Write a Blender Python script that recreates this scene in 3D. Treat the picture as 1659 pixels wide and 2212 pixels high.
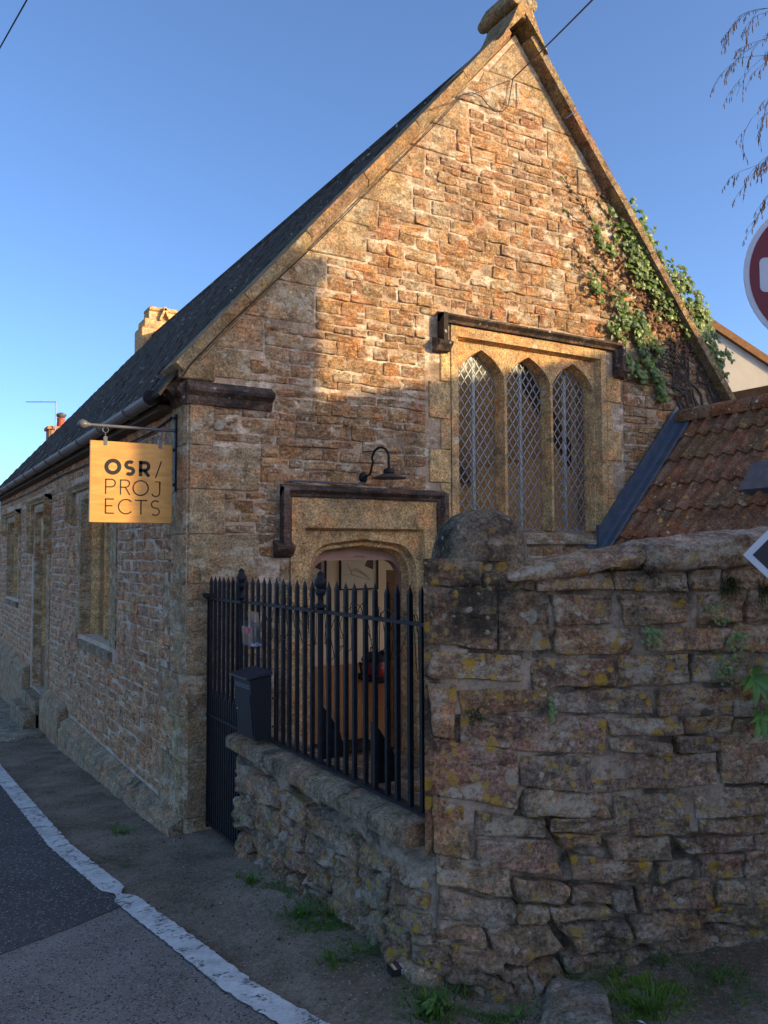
import bpy, bmesh, math, random
import numpy as np
from mathutils import Vector, Matrix, noise as mnoise
random.seed(7)
S = bpy.context.scene
for o in list(bpy.data.objects): bpy.data.objects.remove(o)
COL = S.collection
# ------------------------------------------------------------------ camera
F, CX, CY = 1788.5, 829.5, 1106.0          # focal length and centre in a 1659 x 2212 picture
YAW, PIT, ROL = math.radians(59.4), math.radians(3.0), math.radians(0.2)
f0 = Vector((math.cos(YAW), math.sin(YAW), 0)); r0 = Vector((math.sin(YAW), -math.cos(YAW), 0)); Z = Vector((0, 0, 1))
fw = f0*math.cos(PIT)+Z*math.sin(PIT); up = Z*math.cos(PIT)-f0*math.sin(PIT)
rt = r0*math.cos(ROL)-up*math.sin(ROL); up = up*math.cos(ROL)+r0*math.sin(ROL)
CAM = Vector((-1.82, -5.89, 1.97))
cd = bpy.data.cameras.new('camera'); cam = bpy.data.objects.new('camera', cd); COL.objects.link(cam)
cd.sensor_fit = 'VERTICAL'; cd.sensor_height = 24; cd.lens = 24*F/2212; cd.clip_end = 1500; cd.clip_start = .05
cam.matrix_world = Matrix(((rt.x, up.x, -fw.x, CAM.x), (rt.y, up.y, -fw.y, CAM.y), (rt.z, up.z, -fw.z, CAM.z), (0, 0, 0, 1)))
S.camera = cam
# ------------------------------------------------------------------ sky, sun, exposure
SUN_AZ, SUN_EL = math.radians(40), math.radians(16)
sun_dir = Vector((math.sin(SUN_AZ)*math.cos(SUN_EL), -math.cos(SUN_AZ)*math.cos(SUN_EL), math.sin(SUN_EL)))
W = bpy.data.worlds.new('World'); S.world = W; W.use_nodes = True
nt = W.node_tree; sk = nt.nodes.new('ShaderNodeTexSky'); sk.sky_type = 'NISHITA'; sk.sun_disc = False
sk.sun_elevation = SUN_EL; sk.sun_rotation = math.pi-SUN_AZ; sk.air_density = .6; sk.dust_density = 1.5; sk.ozone_density = 6.5
bg = nt.nodes['Background']; wb = nt.nodes.new('ShaderNodeMix'); wb.data_type = 'RGBA'; wb.blend_type = 'MULTIPLY'; wb.inputs[0].default_value = 1; wb.inputs[7].default_value = (1.28, 1.0, .80, 1)   # the camera's daylight white balance
nt.links.new(sk.outputs[0], wb.inputs[6]); nt.links.new(wb.outputs[2], bg.inputs[0]); bg.inputs[1].default_value = .15
ld = bpy.data.lights.new('sun', 'SUN'); ld.energy = 2.2; ld.angle = math.radians(.35); ld.color = (1, .77, .42)
sun = bpy.data.objects.new('sun', ld); COL.objects.link(sun); sun.rotation_euler = sun_dir.to_track_quat('Z', 'Y').to_euler(); sun.location = sun_dir*60
vs = S.view_settings; vs.view_transform = 'Standard'; vs.look = 'None'; vs.exposure = 1.63; vs.gamma = 1
try: vs.use_curve_mapping = False
except Exception: pass
S.render.engine = 'CYCLES'; S.render.resolution_x = 768; S.render.resolution_y = 1024
S.cycles.max_bounces = 8; S.cycles.diffuse_bounces = 4; S.cycles.transparent_max_bounces = 16

# ------------------------------------------------------------------ pixels to places
def ray(x, y): return fw+rt*((x-CX)/F)-up*((y-CY)/F)
def hitp(x, y, n, c):
    d = ray(x, y); n = Vector(n); return CAM+d*((c-CAM.dot(n))/d.dot(n))
def gab(x, y, Y=0.): return hitp(x, y, (0, 1, 0), Y)
def side(x, y, X=0.): return hitp(x, y, (1, 0, 0), X)
def flr(x, y, z): return hitp(x, y, (0, 0, 1), z)
def proj(p):
    v = Vector(p)-CAM; d = v.dot(fw); return CX+F*v.dot(rt)/d, CY-F*v.dot(up)/d, d
def nz(x, y, z=0.): return mnoise.noise(Vector((x, y, z)))
def sst(a, b, x):
    t = min(1, max(0, (x-a)/(b-a))); return t*t*(3-2*t)

# ------------------------------------------------------------------ material helper
class G:
    def __init__(s, name, rough=.85, spec=.3, metal=0.):
        s.m = bpy.data.materials.new(name); s.m.use_nodes = True; s.t = s.m.node_tree
        s.b = s.t.nodes['Principled BSDF']; s.b.inputs['Roughness'].default_value = rough
        s.b.inputs['Specular IOR Level'].default_value = spec; s.b.inputs['Metallic'].default_value = metal
        g = s.n('ShaderNodeNewGeometry'); s.pos = g.outputs['Position']; s.nor = g.outputs['Normal']
    def n(s, t): return s.t.nodes.new(t)
    def set(s, sock, v):
        if isinstance(v, bpy.types.NodeSocket): s.t.links.new(v, sock)
        elif isinstance(v, (tuple, list)) and len(v) == 3 and len(sock.default_value) == 4: sock.default_value = (*v, 1)
        else: sock.default_value = v
    def attr(s, n):
        a = s.n('ShaderNodeAttribute'); a.attribute_name = n; return a.outputs['Fac']
    def vec(s, scale, v=None, loc=(0, 0, 0), rot=(0, 0, 0)):
        m = s.n('ShaderNodeMapping'); s.set(m.inputs[0], v or s.pos); m.inputs['Scale'].default_value = scale; m.inputs[1].default_value = loc; m.inputs[2].default_value = rot
        return m.outputs[0]
    def noise(s, scale, det=4, rough=.55, v=None, dist=0.):
        k = s.n('ShaderNodeTexNoise'); s.set(k.inputs['Vector'], v or s.pos); k.inputs['Scale'].default_value = scale
        k.inputs['Detail'].default_value = det; k.inputs['Roughness'].default_value = rough; k.inputs['Distortion'].default_value = dist
        s.lastcol = k.outputs['Color']; return k.outputs['Fac']
    def vor(s, scale, v=None, feat='F1'):
        k = s.n('ShaderNodeTexVoronoi'); k.feature = feat; s.set(k.inputs['Vector'], v or s.pos); k.inputs['Scale'].default_value = scale
        if feat == 'F1': s.vcol = k.outputs['Color']
        return k.outputs['Distance']
    def ramp(s, f, stops, mode='LINEAR'):
        r = s.n('ShaderNodeValToRGB'); r.color_ramp.interpolation = mode; e = r.color_ramp.elements
        while len(e) < len(stops): e.new(.5)
        for q, (p, c) in zip(e, stops): q.position = p; q.color = (c, c, c, 1) if isinstance(c, (int, float)) else (*c, 1)
        s.set(r.inputs[0], f); return r.outputs[0]
    def mix(s, f, a, b, t='MIX'):
        k = s.n('ShaderNodeMix'); k.data_type = 'RGBA'; k.blend_type = t
        s.set(k.inputs[0], f); s.set(k.inputs[6], a); s.set(k.inputs[7], b); return k.outputs[2]
    def ma(s, op, a, b=0., clamp=False):
        k = s.n('ShaderNodeMath'); k.operation = op; k.use_clamp = clamp; s.set(k.inputs[0], a); s.set(k.inputs[1], b); return k.outputs[0]
    def sep(s, v, i):
        k = s.n('ShaderNodeSeparateXYZ'); s.set(k.inputs[0], v); return k.outputs[i]
    def bump(s, h, st=.5, dist=.01, nrm=None):
        k = s.n('ShaderNodeBump'); s.set(k.inputs['Height'], h); k.inputs['Strength'].default_value = st; k.inputs['Distance'].default_value = dist
        if nrm: s.set(k.inputs['Normal'], nrm)
        s.set(s.b.inputs['Normal'], k.outputs[0]); return k.outputs[0]
    def col(s, c): s.set(s.b.inputs['Base Color'], c); return s
    def rough(s, r): s.set(s.b.inputs['Roughness'], r); return s

def plain(name, c, rough=.6, spec=.3, metal=0., var=.25, sc=18, bump=.15):
    g = G(name, rough, spec, metal); n = g.noise(sc, 6, .6)
    g.col(g.mix(1., c, g.ramp(n, [(.25, 1-var), (.75, 1+var*.6)]), 'MULTIPLY'))
    if bump: g.bump(g.noise(sc*4, 4), bump, .004)
    return g.m

def lime(g, c, white, limew):
    blot = g.ramp(g.noise(4.6, 9, .74, g.vec((1, 1, 1.9), loc=(3, 1, 7))), [(.60-.13*white, 0), (.69-.12*white, 1)])
    speck = g.ramp(g.noise(42, 6, .78), [(.40, 0), (.50, 1)])
    return g.mix(g.ma('MULTIPLY', g.ma('MULTIPLY', blot, speck), limew*2.4, True), c, (.62, .54, .44))
def stone_mat(name, pal, white=.5, yellow=0., dark=0., strata=1., green=0., spots=1., bs=1., limew=.35, grey=.5, gain=(1.42, 1.36, 1.18), flake=1.):
    g = G(name, .92, .15)
    t = g.attr('tint')
    c = g.ramp(t, [(i/(len(pal)-1), p) for i, p in enumerate(pal)])
    c = g.mix(1., c, g.ramp(g.noise(8, 8, .78), [(.33, .42), (.5, 1.), (.67, 1.6)]), 'MULTIPLY')
    # patches where the stone runs redder, yellower or greyer
    c = g.mix(g.ramp(g.noise(3.3, 6, .65), [(.45, 0), (.62, .7)]), c, g.mix(1., c, (1.25, .84, .66), 'MULTIPLY'))
    c = g.mix(g.ramp(g.noise(4.1, 7, .7, g.vec((1, 1, 1), loc=(9, 4, 2))), [(.47, 0), (.64, grey)]), c, (.27, .235, .20))
    sv = g.vec((3, 3, 24)); st = g.noise(1.6, 9, .74, sv, .7)
    if strata: c = g.mix(.85*min(1, strata), c, g.ramp(st, [(.34, .38), (.5, 1.05), (.68, 1.35)]), 'MULTIPLY')
    fk = g.n('ShaderNodeMix'); fk.data_type = 'VECTOR'; fk.inputs[0].default_value = .10; g.noise(7, 4, .7); g.set(fk.inputs[4], g.pos); g.set(fk.inputs[5], g.lastcol)
    g.vor(1., g.vec((9, 9, 30), fk.outputs[1])); fl1 = g.sep(g.vcol, 0); g.vor(1., g.vec((22, 22, 55), fk.outputs[1])); fl2 = g.sep(g.vcol, 1)
    flk = g.ma('ADD', g.ma('MULTIPLY', fl1, .65), g.ma('MULTIPLY', fl2, .4))
    c = g.mix(.6*flake, c, g.ramp(flk, [(.1, .68), (.9, 1.3)]), 'MULTIPLY')
    pit = g.ramp(g.noise(34, 4, .65), [(.30, 0), (.42, 1)])
    c = g.mix(.5, c, pit, 'MULTIPLY')
    fine = g.noise(58, 7, .85)
    c = g.mix(.85, c, g.ramp(fine, [(.39, .36), (.5, 1.), (.61, 1.8)]), 'MULTIPLY')
    c = g.mix(g.ramp(g.noise(95, 4, .8, g.vec((1, 1, 1), loc=(1, 7, 3))), [(.60, 0), (.68, .55)]), c, (.50, .45, .37))
    # distorted coordinates for lichen discs
    k = g.n('ShaderNodeMix'); k.data_type = 'VECTOR'; k.inputs[0].default_value = .03
    g.noise(24, 3); g.set(k.inputs[4], g.pos); g.set(k.inputs[5], g.lastcol); dv = k.outputs[1]
    crumb = g.ramp(g.noise(75, 4, .75), [(.30, .15), (.52, 1)])
    def discs(scale, lo, hi, keep, loc):
        d = g.vor(scale, g.vec((1, 1, 1), dv, loc)); r = g.sep(g.vcol, 0); q = g.sep(g.vcol, 1)
        rad = g.ma('ADD', g.ma('MULTIPLY', r, hi-lo), lo)
        inside = g.ramp(g.ma('SUBTRACT', rad, d), [(0, 0), (.05, 1)])
        return g.ma('MULTIPLY', inside, g.ma('LESS_THAN', q, keep)), d
    if dark:
        dk = g.ramp(g.noise(3.4, 9, .75, g.vec((1, 1, 1), loc=(11, 5, 3))), [(.62-.2*dark, 0), (.74-.2*dark, 1)])
        c = g.mix(g.ma('MULTIPLY', dk, .82), c, (.045, .042, .038))
    if white and limew: c = lime(g, c, white, limew)
    if white and spots:
        ar = g.ramp(g.noise(1.7, 5, .65, g.vec((1, 1, 1), loc=(6, 1, 3))), [(.40, .2), (.58, 1)])
        m, d = discs(8, .05, .34, .22*spots, (0, 0, 0)); ring = g.ramp(d, [(.03, .5), (.2, 1.)])
        c = g.mix(g.ma('MULTIPLY', g.ma('MULTIPLY', m, ar), g.ma('MULTIPLY', ring, crumb)), c, (.58, .53, .45))
        m, d = discs(21, .06, .36, .22*spots, (4, 2, 0)); c = g.mix(g.ma('MULTIPLY', g.ma('MULTIPLY', m, ar), crumb), c, (.60, .56, .48))
    if yellow:
        area = g.ramp(g.noise(2.2, 5, .65, g.vec((1, 1, 1), loc=(2, 8, 5))), [(.40, .05), (.54, 1)])
        for sc, lo, hi, kp, lc, cl in ((12, .05, .40, .42, (7, 3, 1), (.60, .37, .06)), (26, .06, .44, .36, (1, 6, 2), (.62, .40, .08)), (50, .08, .45, .25, (3, 2, 6), (.52, .40, .14))):
            m, d = discs(sc, lo, hi, kp*yellow, lc); c = g.mix(g.ma('MULTIPLY', g.ma('MULTIPLY', m, area), crumb), c, cl)
    if green:
        z = g.sep(g.pos, 2); low = g.ramp(z, [(.15, 1), (.62, .12)])
        gm = g.ramp(g.noise(6, 8, .7, g.vec((1, 1, 1), loc=(5, 5, 1))), [(.44, 0), (.62, 1)])
        c = g.mix(g.ma('MULTIPLY', g.ma('MULTIPLY', gm, low), green), c, (.075, .09, .03))
    c = g.mix(1., c, gain, 'MULTIPLY')
    g.col(c)
    h = g.ma('ADD', g.ma('ADD', g.ma('MULTIPLY', st, .8*strata), g.ma('MULTIPLY', flk, .42*flake)), g.ma('ADD', g.ma('MULTIPLY', g.noise(19, 10, .82), 1.3), g.ma('MULTIPLY', pit, .3)))
    g.bump(h, 1., .034*bs)
    return g.m

def mortar_mat(name, a, b, dark=0., lim=0.):
    g = G(name, .95, .1); c = g.mix(g.ramp(g.noise(6, 8, .7), [(.35, 0), (.65, 1)]), a, b)
    c = g.mix(.6, c, g.ramp(g.noise(60, 5, .7), [(.3, .5), (.7, 1.4)]), 'MULTIPLY')
    if dark: c = g.mix(g.ramp(g.noise(3, 6, .7), [(.48, 0), (.6, dark)]), c, (.03, .028, .024))
    if lim: c = lime(g, c, .8, lim)
    g.col(g.mix(1., c, (1.4, 1.28, 1.15), 'MULTIPLY')); g.bump(g.noise(34, 8, .7), .8, .02); return g.m

# ------------------------------------------------------------------ mesh helper
class MB:
    def __init__(s): s.v = []; s.f = []; s.a = []; s.tn = .5
    def add(s, vs, fs, tint=None):
        k = len(s.v); s.v += [tuple(p) for p in vs]; s.f += [tuple(i+k for i in q) for q in fs]
        s.a += [s.tn if tint is None else tint]*len(vs); return s
    def box(s, x0, x1, y0, y1, z0, z1, ch=0., tint=None):
        if ch <= 0:
            return s.add([(x, y, z) for z in (z0, z1) for y in (y0, y1) for x in (x0, x1)], [(0, 2, 3, 1), (4, 5, 7, 6), (0, 1, 5, 4), (2, 6, 7, 3), (0, 4, 6, 2), (1, 3, 7, 5)], tint)
        bm = bmesh.new(); bmesh.ops.create_cube(bm, size=1)
        for v in bm.verts: v.co = Vector(((x0+x1)/2+v.co.x*(x1-x0), (y0+y1)/2+v.co.y*(y1-y0), (z0+z1)/2+v.co.z*(z1-z0)))
        bmesh.ops.bevel(bm, geom=bm.edges[:], offset=ch, segments=1, affect='EDGES', profile=.5)
        bm.verts.index_update(); s.add([v.co.copy() for v in bm.verts], [[v.index for v in q.verts] for q in bm.faces], tint); bm.free(); return s
    def obox(s, c, ax, ay, az, hx, hy, hz, tint=None):
        c = Vector(c); ax, ay, az = Vector(ax), Vector(ay), Vector(az)
        return s.add([c+ax*hx*i+ay*hy*j+az*hz*k for k in (-1, 1) for j in (-1, 1) for i in (-1, 1)], [(0, 2, 3, 1), (4, 5, 7, 6), (0, 1, 5, 4), (2, 6, 7, 3), (0, 4, 6, 2), (1, 3, 7, 5)], tint)
    def prism(s, pts, vec, tint=None):
        n = len(pts); vec = Vector(vec); P = [Vector(p) for p in pts]
        return s.add(P+[p+vec for p in P], [tuple(range(n))[::-1], tuple(range(n, 2*n))]+[(i, (i+1) % n, n+(i+1) % n, n+i) for i in range(n)], tint)
    def tube(s, path, r, n=6, caps=True, tint=None):
        P = [Vector(p) for p in path]; R = r if isinstance(r, (list, tuple)) else [r]*len(P); vs = []; fs = []
        t0 = (P[1]-P[0]).normalized(); a = t0.orthogonal().normalized()
        for i, p in enumerate(P):
            t = (P[min(i+1, len(P)-1)]-P[max(i-1, 0)]); t = t.normalized() if t.length > 1e-9 else t0
            a = (a-t*a.dot(t)); a = a.normalized() if a.length > 1e-6 else t.orthogonal().normalized(); b = t.cross(a)
            vs += [p+(a*math.cos(2*math.pi*k/n)+b*math.sin(2*math.pi*k/n))*R[i] for k in range(n)]
        for i in range(len(P)-1):
            for k in range(n): fs.append((i*n+k, i*n+(k+1) % n, (i+1)*n+(k+1) % n, (i+1)*n+k))
        if caps: fs += [tuple(range(n))[::-1], tuple(range((len(P)-1)*n, len(P)*n))]
        return s.add(vs, fs, tint)
    def lathe(s, prof, c, n=16, ax=(0, 0, 1), tint=None):
        c = Vector(c); ax = Vector(ax).normalized(); a = ax.orthogonal().normalized(); b = ax.cross(a); vs = []; fs = []
        for r, h in prof: vs += [c+ax*h+(a*math.cos(2*math.pi*k/n)+b*math.sin(2*math.pi*k/n))*r for k in range(n)]
        for i in range(len(prof)-1):
            for k in range(n): fs.append((i*n+k, i*n+(k+1) % n, (i+1)*n+(k+1) % n, (i+1)*n+k))
        fs += [tuple(range(n))[::-1], tuple(range((len(prof)-1)*n, len(prof)*n))]
        return s.add(vs, fs, tint)
    def ring(s, inner, outer, inner2, outer2):     # plate with a hole: front loop pair, back loop pair (3-D points, open ended)
        n = len(inner); vs = list(inner)+list(outer)+list(inner2)+list(outer2); fs = []
        for i in range(n-1):
            fs += [(i, i+1, n+i+1, n+i), (2*n+i+1, 2*n+i, 3*n+i, 3*n+i+1), (i+1, i, 2*n+i, 2*n+i+1), (n+i, n+i+1, 3*n+i+1, 3*n+i)]
        fs += [(0, n, 3*n, 2*n), (n-1, 2*n-1+0, 4*n-1, 3*n-1)]
        return s.add(vs, fs)
    def build(s, name, m, parent=None, smooth=False, kind=None, label=None, fix=True):
        me = bpy.data.meshes.new(name); me.from_pydata(s.v, [], s.f)
        if fix:
            bm = bmesh.new(); bm.from_mesh(me); bmesh.ops.recalc_face_normals(bm, faces=bm.faces); bm.to_mesh(me); bm.free()
        a = me.attributes.new('tint', 'FLOAT', 'POINT'); a.data.foreach_set('value', s.a)
        if smooth: (me.polygons.foreach_set('use_smooth', [True]*len(me.polygons)), me.set_sharp_from_angle(angle=.85))
        me.materials.append(m); o = bpy.data.objects.new(name, me); COL.objects.link(o)
        if parent: o.parent = parent
        if kind: o['kind'] = kind
        if label: o['label'] = label
        return o
def thing(name, label, cat, group=None, loc=(0, 0, 0)):
    o = bpy.data.objects.new(name, None); COL.objects.link(o); o.location = (0, 0, 0); o.empty_display_size = .1
    return tag(o, label, cat, group)
def tag(o, label, cat, group=None):
    o['label'] = label; o['category'] = cat
    if group: o['group'] = group
    return o
def rr(a, b): return random.uniform(a, b)

def stone(B, fr, q, proud, seed, nx=5, ny=4, rough=.006, tint=None, depth=.05, edge=.014, jit=.006):
    """one rough block: fr(u, v, n) -> point; q = BL, BR, TR, TL corners in (u, v)"""
    w = (abs(q[1][0]-q[0][0])+abs(q[2][0]-q[3][0]))/2; h = (abs(q[3][1]-q[0][1])+abs(q[2][1]-q[1][1]))/2
    eu = min(.3, edge/max(w, .01)); ev = min(.3, edge/max(h, .01))
    su = [0]+[eu+(1-2*eu)*i/(nx-1) for i in range(nx)]+[1]; sv = [0]+[ev+(1-2*ev)*i/(ny-1) for i in range(ny)]+[1]
    NU, NV = len(su), len(sv); vs = []; tilt = (rr(-1, 1)*rough, rr(-1, 1)*rough)
    for j, b in enumerate(sv):
        for i, a in enumerate(su):
            u = (q[0][0]*(1-a)+q[1][0]*a)*(1-b)+(q[3][0]*(1-a)+q[2][0]*a)*b
            v = (q[0][1]*(1-a)+q[1][1]*a)*(1-b)+(q[3][1]*(1-a)+q[2][1]*a)*b
            ed = i in (0, NU-1) or j in (0, NV-1); co = i in (0, NU-1) and j in (0, NV-1)
            n = proud+math.floor(nz(u*4+seed, v*26, seed*1.7)*4+nz(u*15, v*15, seed)*1.2)*rough*.32+nz(u*9+seed, v*14, seed*3.1)*rough*.9+nz(u*26, v*40+seed, 5.)*rough*.8+tilt[0]*(a-.5)*2+tilt[1]*(b-.5)*2
            if ed: n -= edge*.9+rough*.5*abs(nz(u*20, v*20, seed))
            du = nz(u*7+3, v*7, seed)*jit; dv = nz(u*7, v*7+9, seed)*jit
            if co: du += (.5-a)*edge*.9; dv += (.5-b)*edge*.9
            vs.append(fr(u+du, v+dv, n))
    fs = [(j*NU+i, j*NU+i+1, (j+1)*NU+i+1, (j+1)*NU+i) for j in range(NV-1) for i in range(NU-1)]
    per = [i for i in range(NU)]+[j*NU+NU-1 for j in range(1, NV)]+[(NV-1)*NU+i for i in range(NU-2, -1, -1)]+[j*NU for j in range(NV-2, 0, -1)]
    k = len(vs); cen = [(q[0][0]+q[2][0])/2, (q[0][1]+q[2][1])/2]
    pu = [(su[p % NU], sv[p//NU]) for p in per]
    for a, b in pu:
        u = (q[0][0]*(1-a)+q[1][0]*a)*(1-b)+(q[3][0]*(1-a)+q[2][0]*a)*b; v = (q[0][1]*(1-a)+q[1][1]*a)*(1-b)+(q[3][1]*(1-a)+q[2][1]*a)*b
        vs.append(fr(u, v, -depth))
    m = len(per); fs += [(per[(i+1) % m], per[i], k+i, k+(i+1) % m) for i in range(m)]
    B.add(vs, fs, random.random() if tint is None else tint)
    return B

# ------------------------------------------------------------------ materials
M = {}
M['rubble'] = stone_mat('rubble_stone', [(.36, .215, .12), (.43, .26, .13), (.31, .20, .14), (.47, .30, .155), (.37, .21, .13), (.40, .295, .195)], .62, 0, .22, .8, 0, 1.8, .9, .45, .3, (1.2, 1.12, .93))
M['siderubble'] = stone_mat('street_rubble_stone', [(.40, .255, .175), (.46, .295, .19), (.35, .235, .18), (.48, .33, .21), (.40, .24, .17), (.42, .32, .24)], .25, 0, .12, .5, 0, .3, .9, .18, .25, (1.5, 1.34, 1.06))
M['ashlar'] = stone_mat('ham_stone_ashlar', [(.37, .255, .15), (.42, .295, .17), (.35, .235, .15), (.40, .28, .17)], .6, 0, .14, .4, 0, 1.7, .7, .42, .4, (1.15, 1.12, .97), .5)
M['dress'] = stone_mat('dressed_ham_stone', [(.54, .37, .185), (.50, .335, .17), (.56, .395, .205)], .1, 0, .2, .15, 0, .35, .35, .05, .3, (1.2, 1.13, .96), .15)
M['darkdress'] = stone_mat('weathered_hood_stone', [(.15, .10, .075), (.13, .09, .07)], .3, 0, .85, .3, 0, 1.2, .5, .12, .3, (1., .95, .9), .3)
M['coping'] = stone_mat('coping_stone', [(.30, .225, .135), (.35, .255, .14), (.32, .205, .13)], .5, .6, .35, .2, 0, 1.8, .6, .15, .4, (.98, .96, .84), .4)
M['near'] = stone_mat('boundary_stone', [(.30, .205, .15), (.44, .31, .20), (.38, .235, .18), (.46, .35, .24), (.30, .24, .195), (.40, .28, .19)], .7, 1.7, .32, .5, .45, 2.2, 1.2, .5, .5, (1.36, 1.26, 1.12))
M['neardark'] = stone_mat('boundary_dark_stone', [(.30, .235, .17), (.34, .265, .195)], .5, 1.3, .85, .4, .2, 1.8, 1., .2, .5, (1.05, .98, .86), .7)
M['lowcope'] = stone_mat('wall_coping_stone', [(.38, .30, .21), (.42, .325, .225)], .4, .25, .5, .2, .1, .8, .9, .14, .4, (1.0, .93, .82), .4)
M['chim'] = stone_mat('chimney_stone', [(.46, .31, .15), (.42, .27, .15)], .3, .6, .1, .2, 0, 1.2, .6, .1)
M['mortar'] = mortar_mat('lime_mortar', (.40, .305, .215), (.29, .21, .145), .45, .35)
M['sidemortar'] = mortar_mat('side_wall_mortar', (.50, .405, .33), (.40, .315, .25), .25, .1)
M['nearmortar'] = mortar_mat('boundary_mortar', (.33, .27, .215), (.21, .168, .132), .8)
def tar(name, ca, cb, stones, cra):
    g = G(name, .92, .2); a = g.noise(75, 5, .85); blot = g.noise(2.2, 8, .7); c = g.mix(g.ramp(blot, [(.36, 0), (.64, 1)]), ca, cb)
    c = g.mix(.9, c, g.ramp(a, [(.3, .55), (.7, 1.45)]), 'MULTIPLY'); d = g.vor(130); q = g.sep(g.vcol, 0)
    c = g.mix(g.ma('LESS_THAN', q, stones), c, (.40, .36, .32)); c = g.mix(g.ma('GREATER_THAN', q, .93), c, (.05, .045, .04))
    g.noise(1.5, 4); k = g.n('ShaderNodeMix'); k.data_type = 'VECTOR'; k.inputs[0].default_value = .35; g.set(k.inputs[4], g.pos); g.set(k.inputs[5], g.lastcol)
    cr = g.ramp(g.vor(1.3, k.outputs[1], 'DISTANCE_TO_EDGE'), [(.003, 1), (.010, 0)]); cr = g.ma('MULTIPLY', cr, g.ramp(g.noise(1.1, 3), [(.48, 0), (.58, cra)])); c = g.mix(cr, c, (.035, .03, .028))
    stain = g.ramp(g.noise(5, 7, .75, g.vec((1, .35, 1), loc=(2, 2, 2))), [(.64, 0), (.72, .4)]); c = g.mix(stain, c, (.08, .07, .062))
    g.col(c); g.bump(g.ma('ADD', a, g.ma('MULTIPLY', d, 1.)), .9, .010); return g.m
M['asphalt'] = tar('asphalt', (.25, .195, .15), (.36, .29, .225), .08, .9)
M['patch'] = tar('asphalt_patch', (.105, .09, .078), (.14, .118, .10), .05, .2)
g = G('road_paint', .8, .2); w = g.noise(7, 8, .75); p = g.noise(42, 6, .8); tv = g.noise(30, 4, .7, g.vec((.25, 2.2, 1))); wear = g.ramp(g.ma('ADD', g.ma('MULTIPLY', w, .5), g.ma('ADD', g.ma('MULTIPLY', p, .38), g.ma('MULTIPLY', tv, .22))), [(.478, 1), (.51, 0)])
c = g.mix(.8, (.88, .82, .73), g.ramp(g.noise(9, 8, .75), [(.3, .55), (.7, 1.12)]), 'MULTIPLY'); c = g.mix(g.ramp(g.noise(3, 6, .7), [(.5, 0), (.68, .5)]), c, (.36, .32, .27)); g.col(g.mix(wear, c, (.17, .145, .125))); g.bump(g.ma('SUBTRACT', g.ma('ADD', p, tv), wear), .8, .012); M['paint'] = g.m
g = G('verge_dirt', .95, .15); n1 = g.noise(2.1, 8, .65); c = g.mix(g.ramp(n1, [(.38, 0), (.62, 1)]), (.23, .16, .10), (.40, .295, .20))
c = g.mix(.85, c, g.ramp(g.noise(38, 7, .8), [(.28, .4), (.72, 1.65)]), 'MULTIPLY'); d = g.vor(120); c = g.mix(g.ma('LESS_THAN', g.sep(g.vcol, 0), .045), c, (.40, .35, .29))
gm = g.ramp(g.noise(2.4, 7, .7, g.vec((1, 1, 1), loc=(4, 4, 4))), [(.57, 0), (.68, .75)]); c = g.mix(gm, c, (.08, .10, .035)); g.col(c)
g.bump(g.ma('ADD', g.noise(30, 8, .75), g.ma('MULTIPLY', d, .5)), .9, .03); M['dirt'] = g.m
M['black'] = plain('black_iron_paint', (.009, .009, .011), .6, .22, 0, .4, 30, .25)
g = G('black_iron_paint', .55, .25); r = g.ramp(g.noise(9, 8, .8), [(.60, 0), (.70, 1)]); g.col(g.mix(g.ma('MULTIPLY', r, .6), g.mix(g.ramp(g.noise(25, 5, .7), [(.4, 0), (.7, 1)]), (.008, .008, .010), (.02, .02, .022)), (.06, .026, .014))); g.bump(g.ma('ADD', g.noise(60, 5, .7), r), .5, .003); M['black'] = g.m
M['lead'] = plain('lead_sheet', (.13, .155, .19), .45, .5, .3, .35, 12, .3)
M['came'] = plain('lead_came', (.25, .265, .28), .5, .5, .2, .2, 40, .1)
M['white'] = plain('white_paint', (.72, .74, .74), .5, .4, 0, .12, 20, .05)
M['plaster'] = plain('cream_plaster', (.74, .63, .44), .9, .1, 0, .06, 3, .05)
M['roofdark'] = stone_mat('stone_roof_tile', [(.03, .026, .021), (.05, .042, .034), (.035, .03, .026)], .2, 0, .4, 0, 0, .8, .5, .06, .08)
M['gutter'] = plain('brown_grey_gutter', (.17, .135, .11), .55, .4, 0, .25, 10, .1)
def wood(name, a, b, rough=.5, ax=(1, 1, 1), sc=3.):
    g = G(name, rough, .35); v = g.vec(ax); n = g.noise(sc, 7, .6, v, 1.2); g.col(g.mix(g.ramp(n, [(.35, 0), (.65, 1)]), a, b)); g.bump(g.noise(sc*6, 4, .6, v), .15, .003); return g.m
M['ply'] = wood('plywood', (.66, .33, .07), (.54, .24, .045), .4, (1.6, 1.6, 9), 2.2)
M['oak'] = wood('oak_door', (.32, .16, .06), (.23, .11, .04), .45, (12, 12, 1.2), 2.)
M['pinkwood'] = wood('pale_frame_wood', (.42, .22, .14), (.36, .19, .12), .6, (10, 10, 1.5), 2.)
M['floorwood'] = wood('floor_boards', (.36, .16, .045), (.29, .12, .035), .3, (8, 1., 1), 2.)
M['beam'] = wood('dark_beam', (.11, .075, .05), (.07, .05, .035), .7, (3, 3, 3), 2.)
M['letter'] = plain('black_lettering', (.012, .011, .012), .6, .3, 0, .1, 30, 0)
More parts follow.
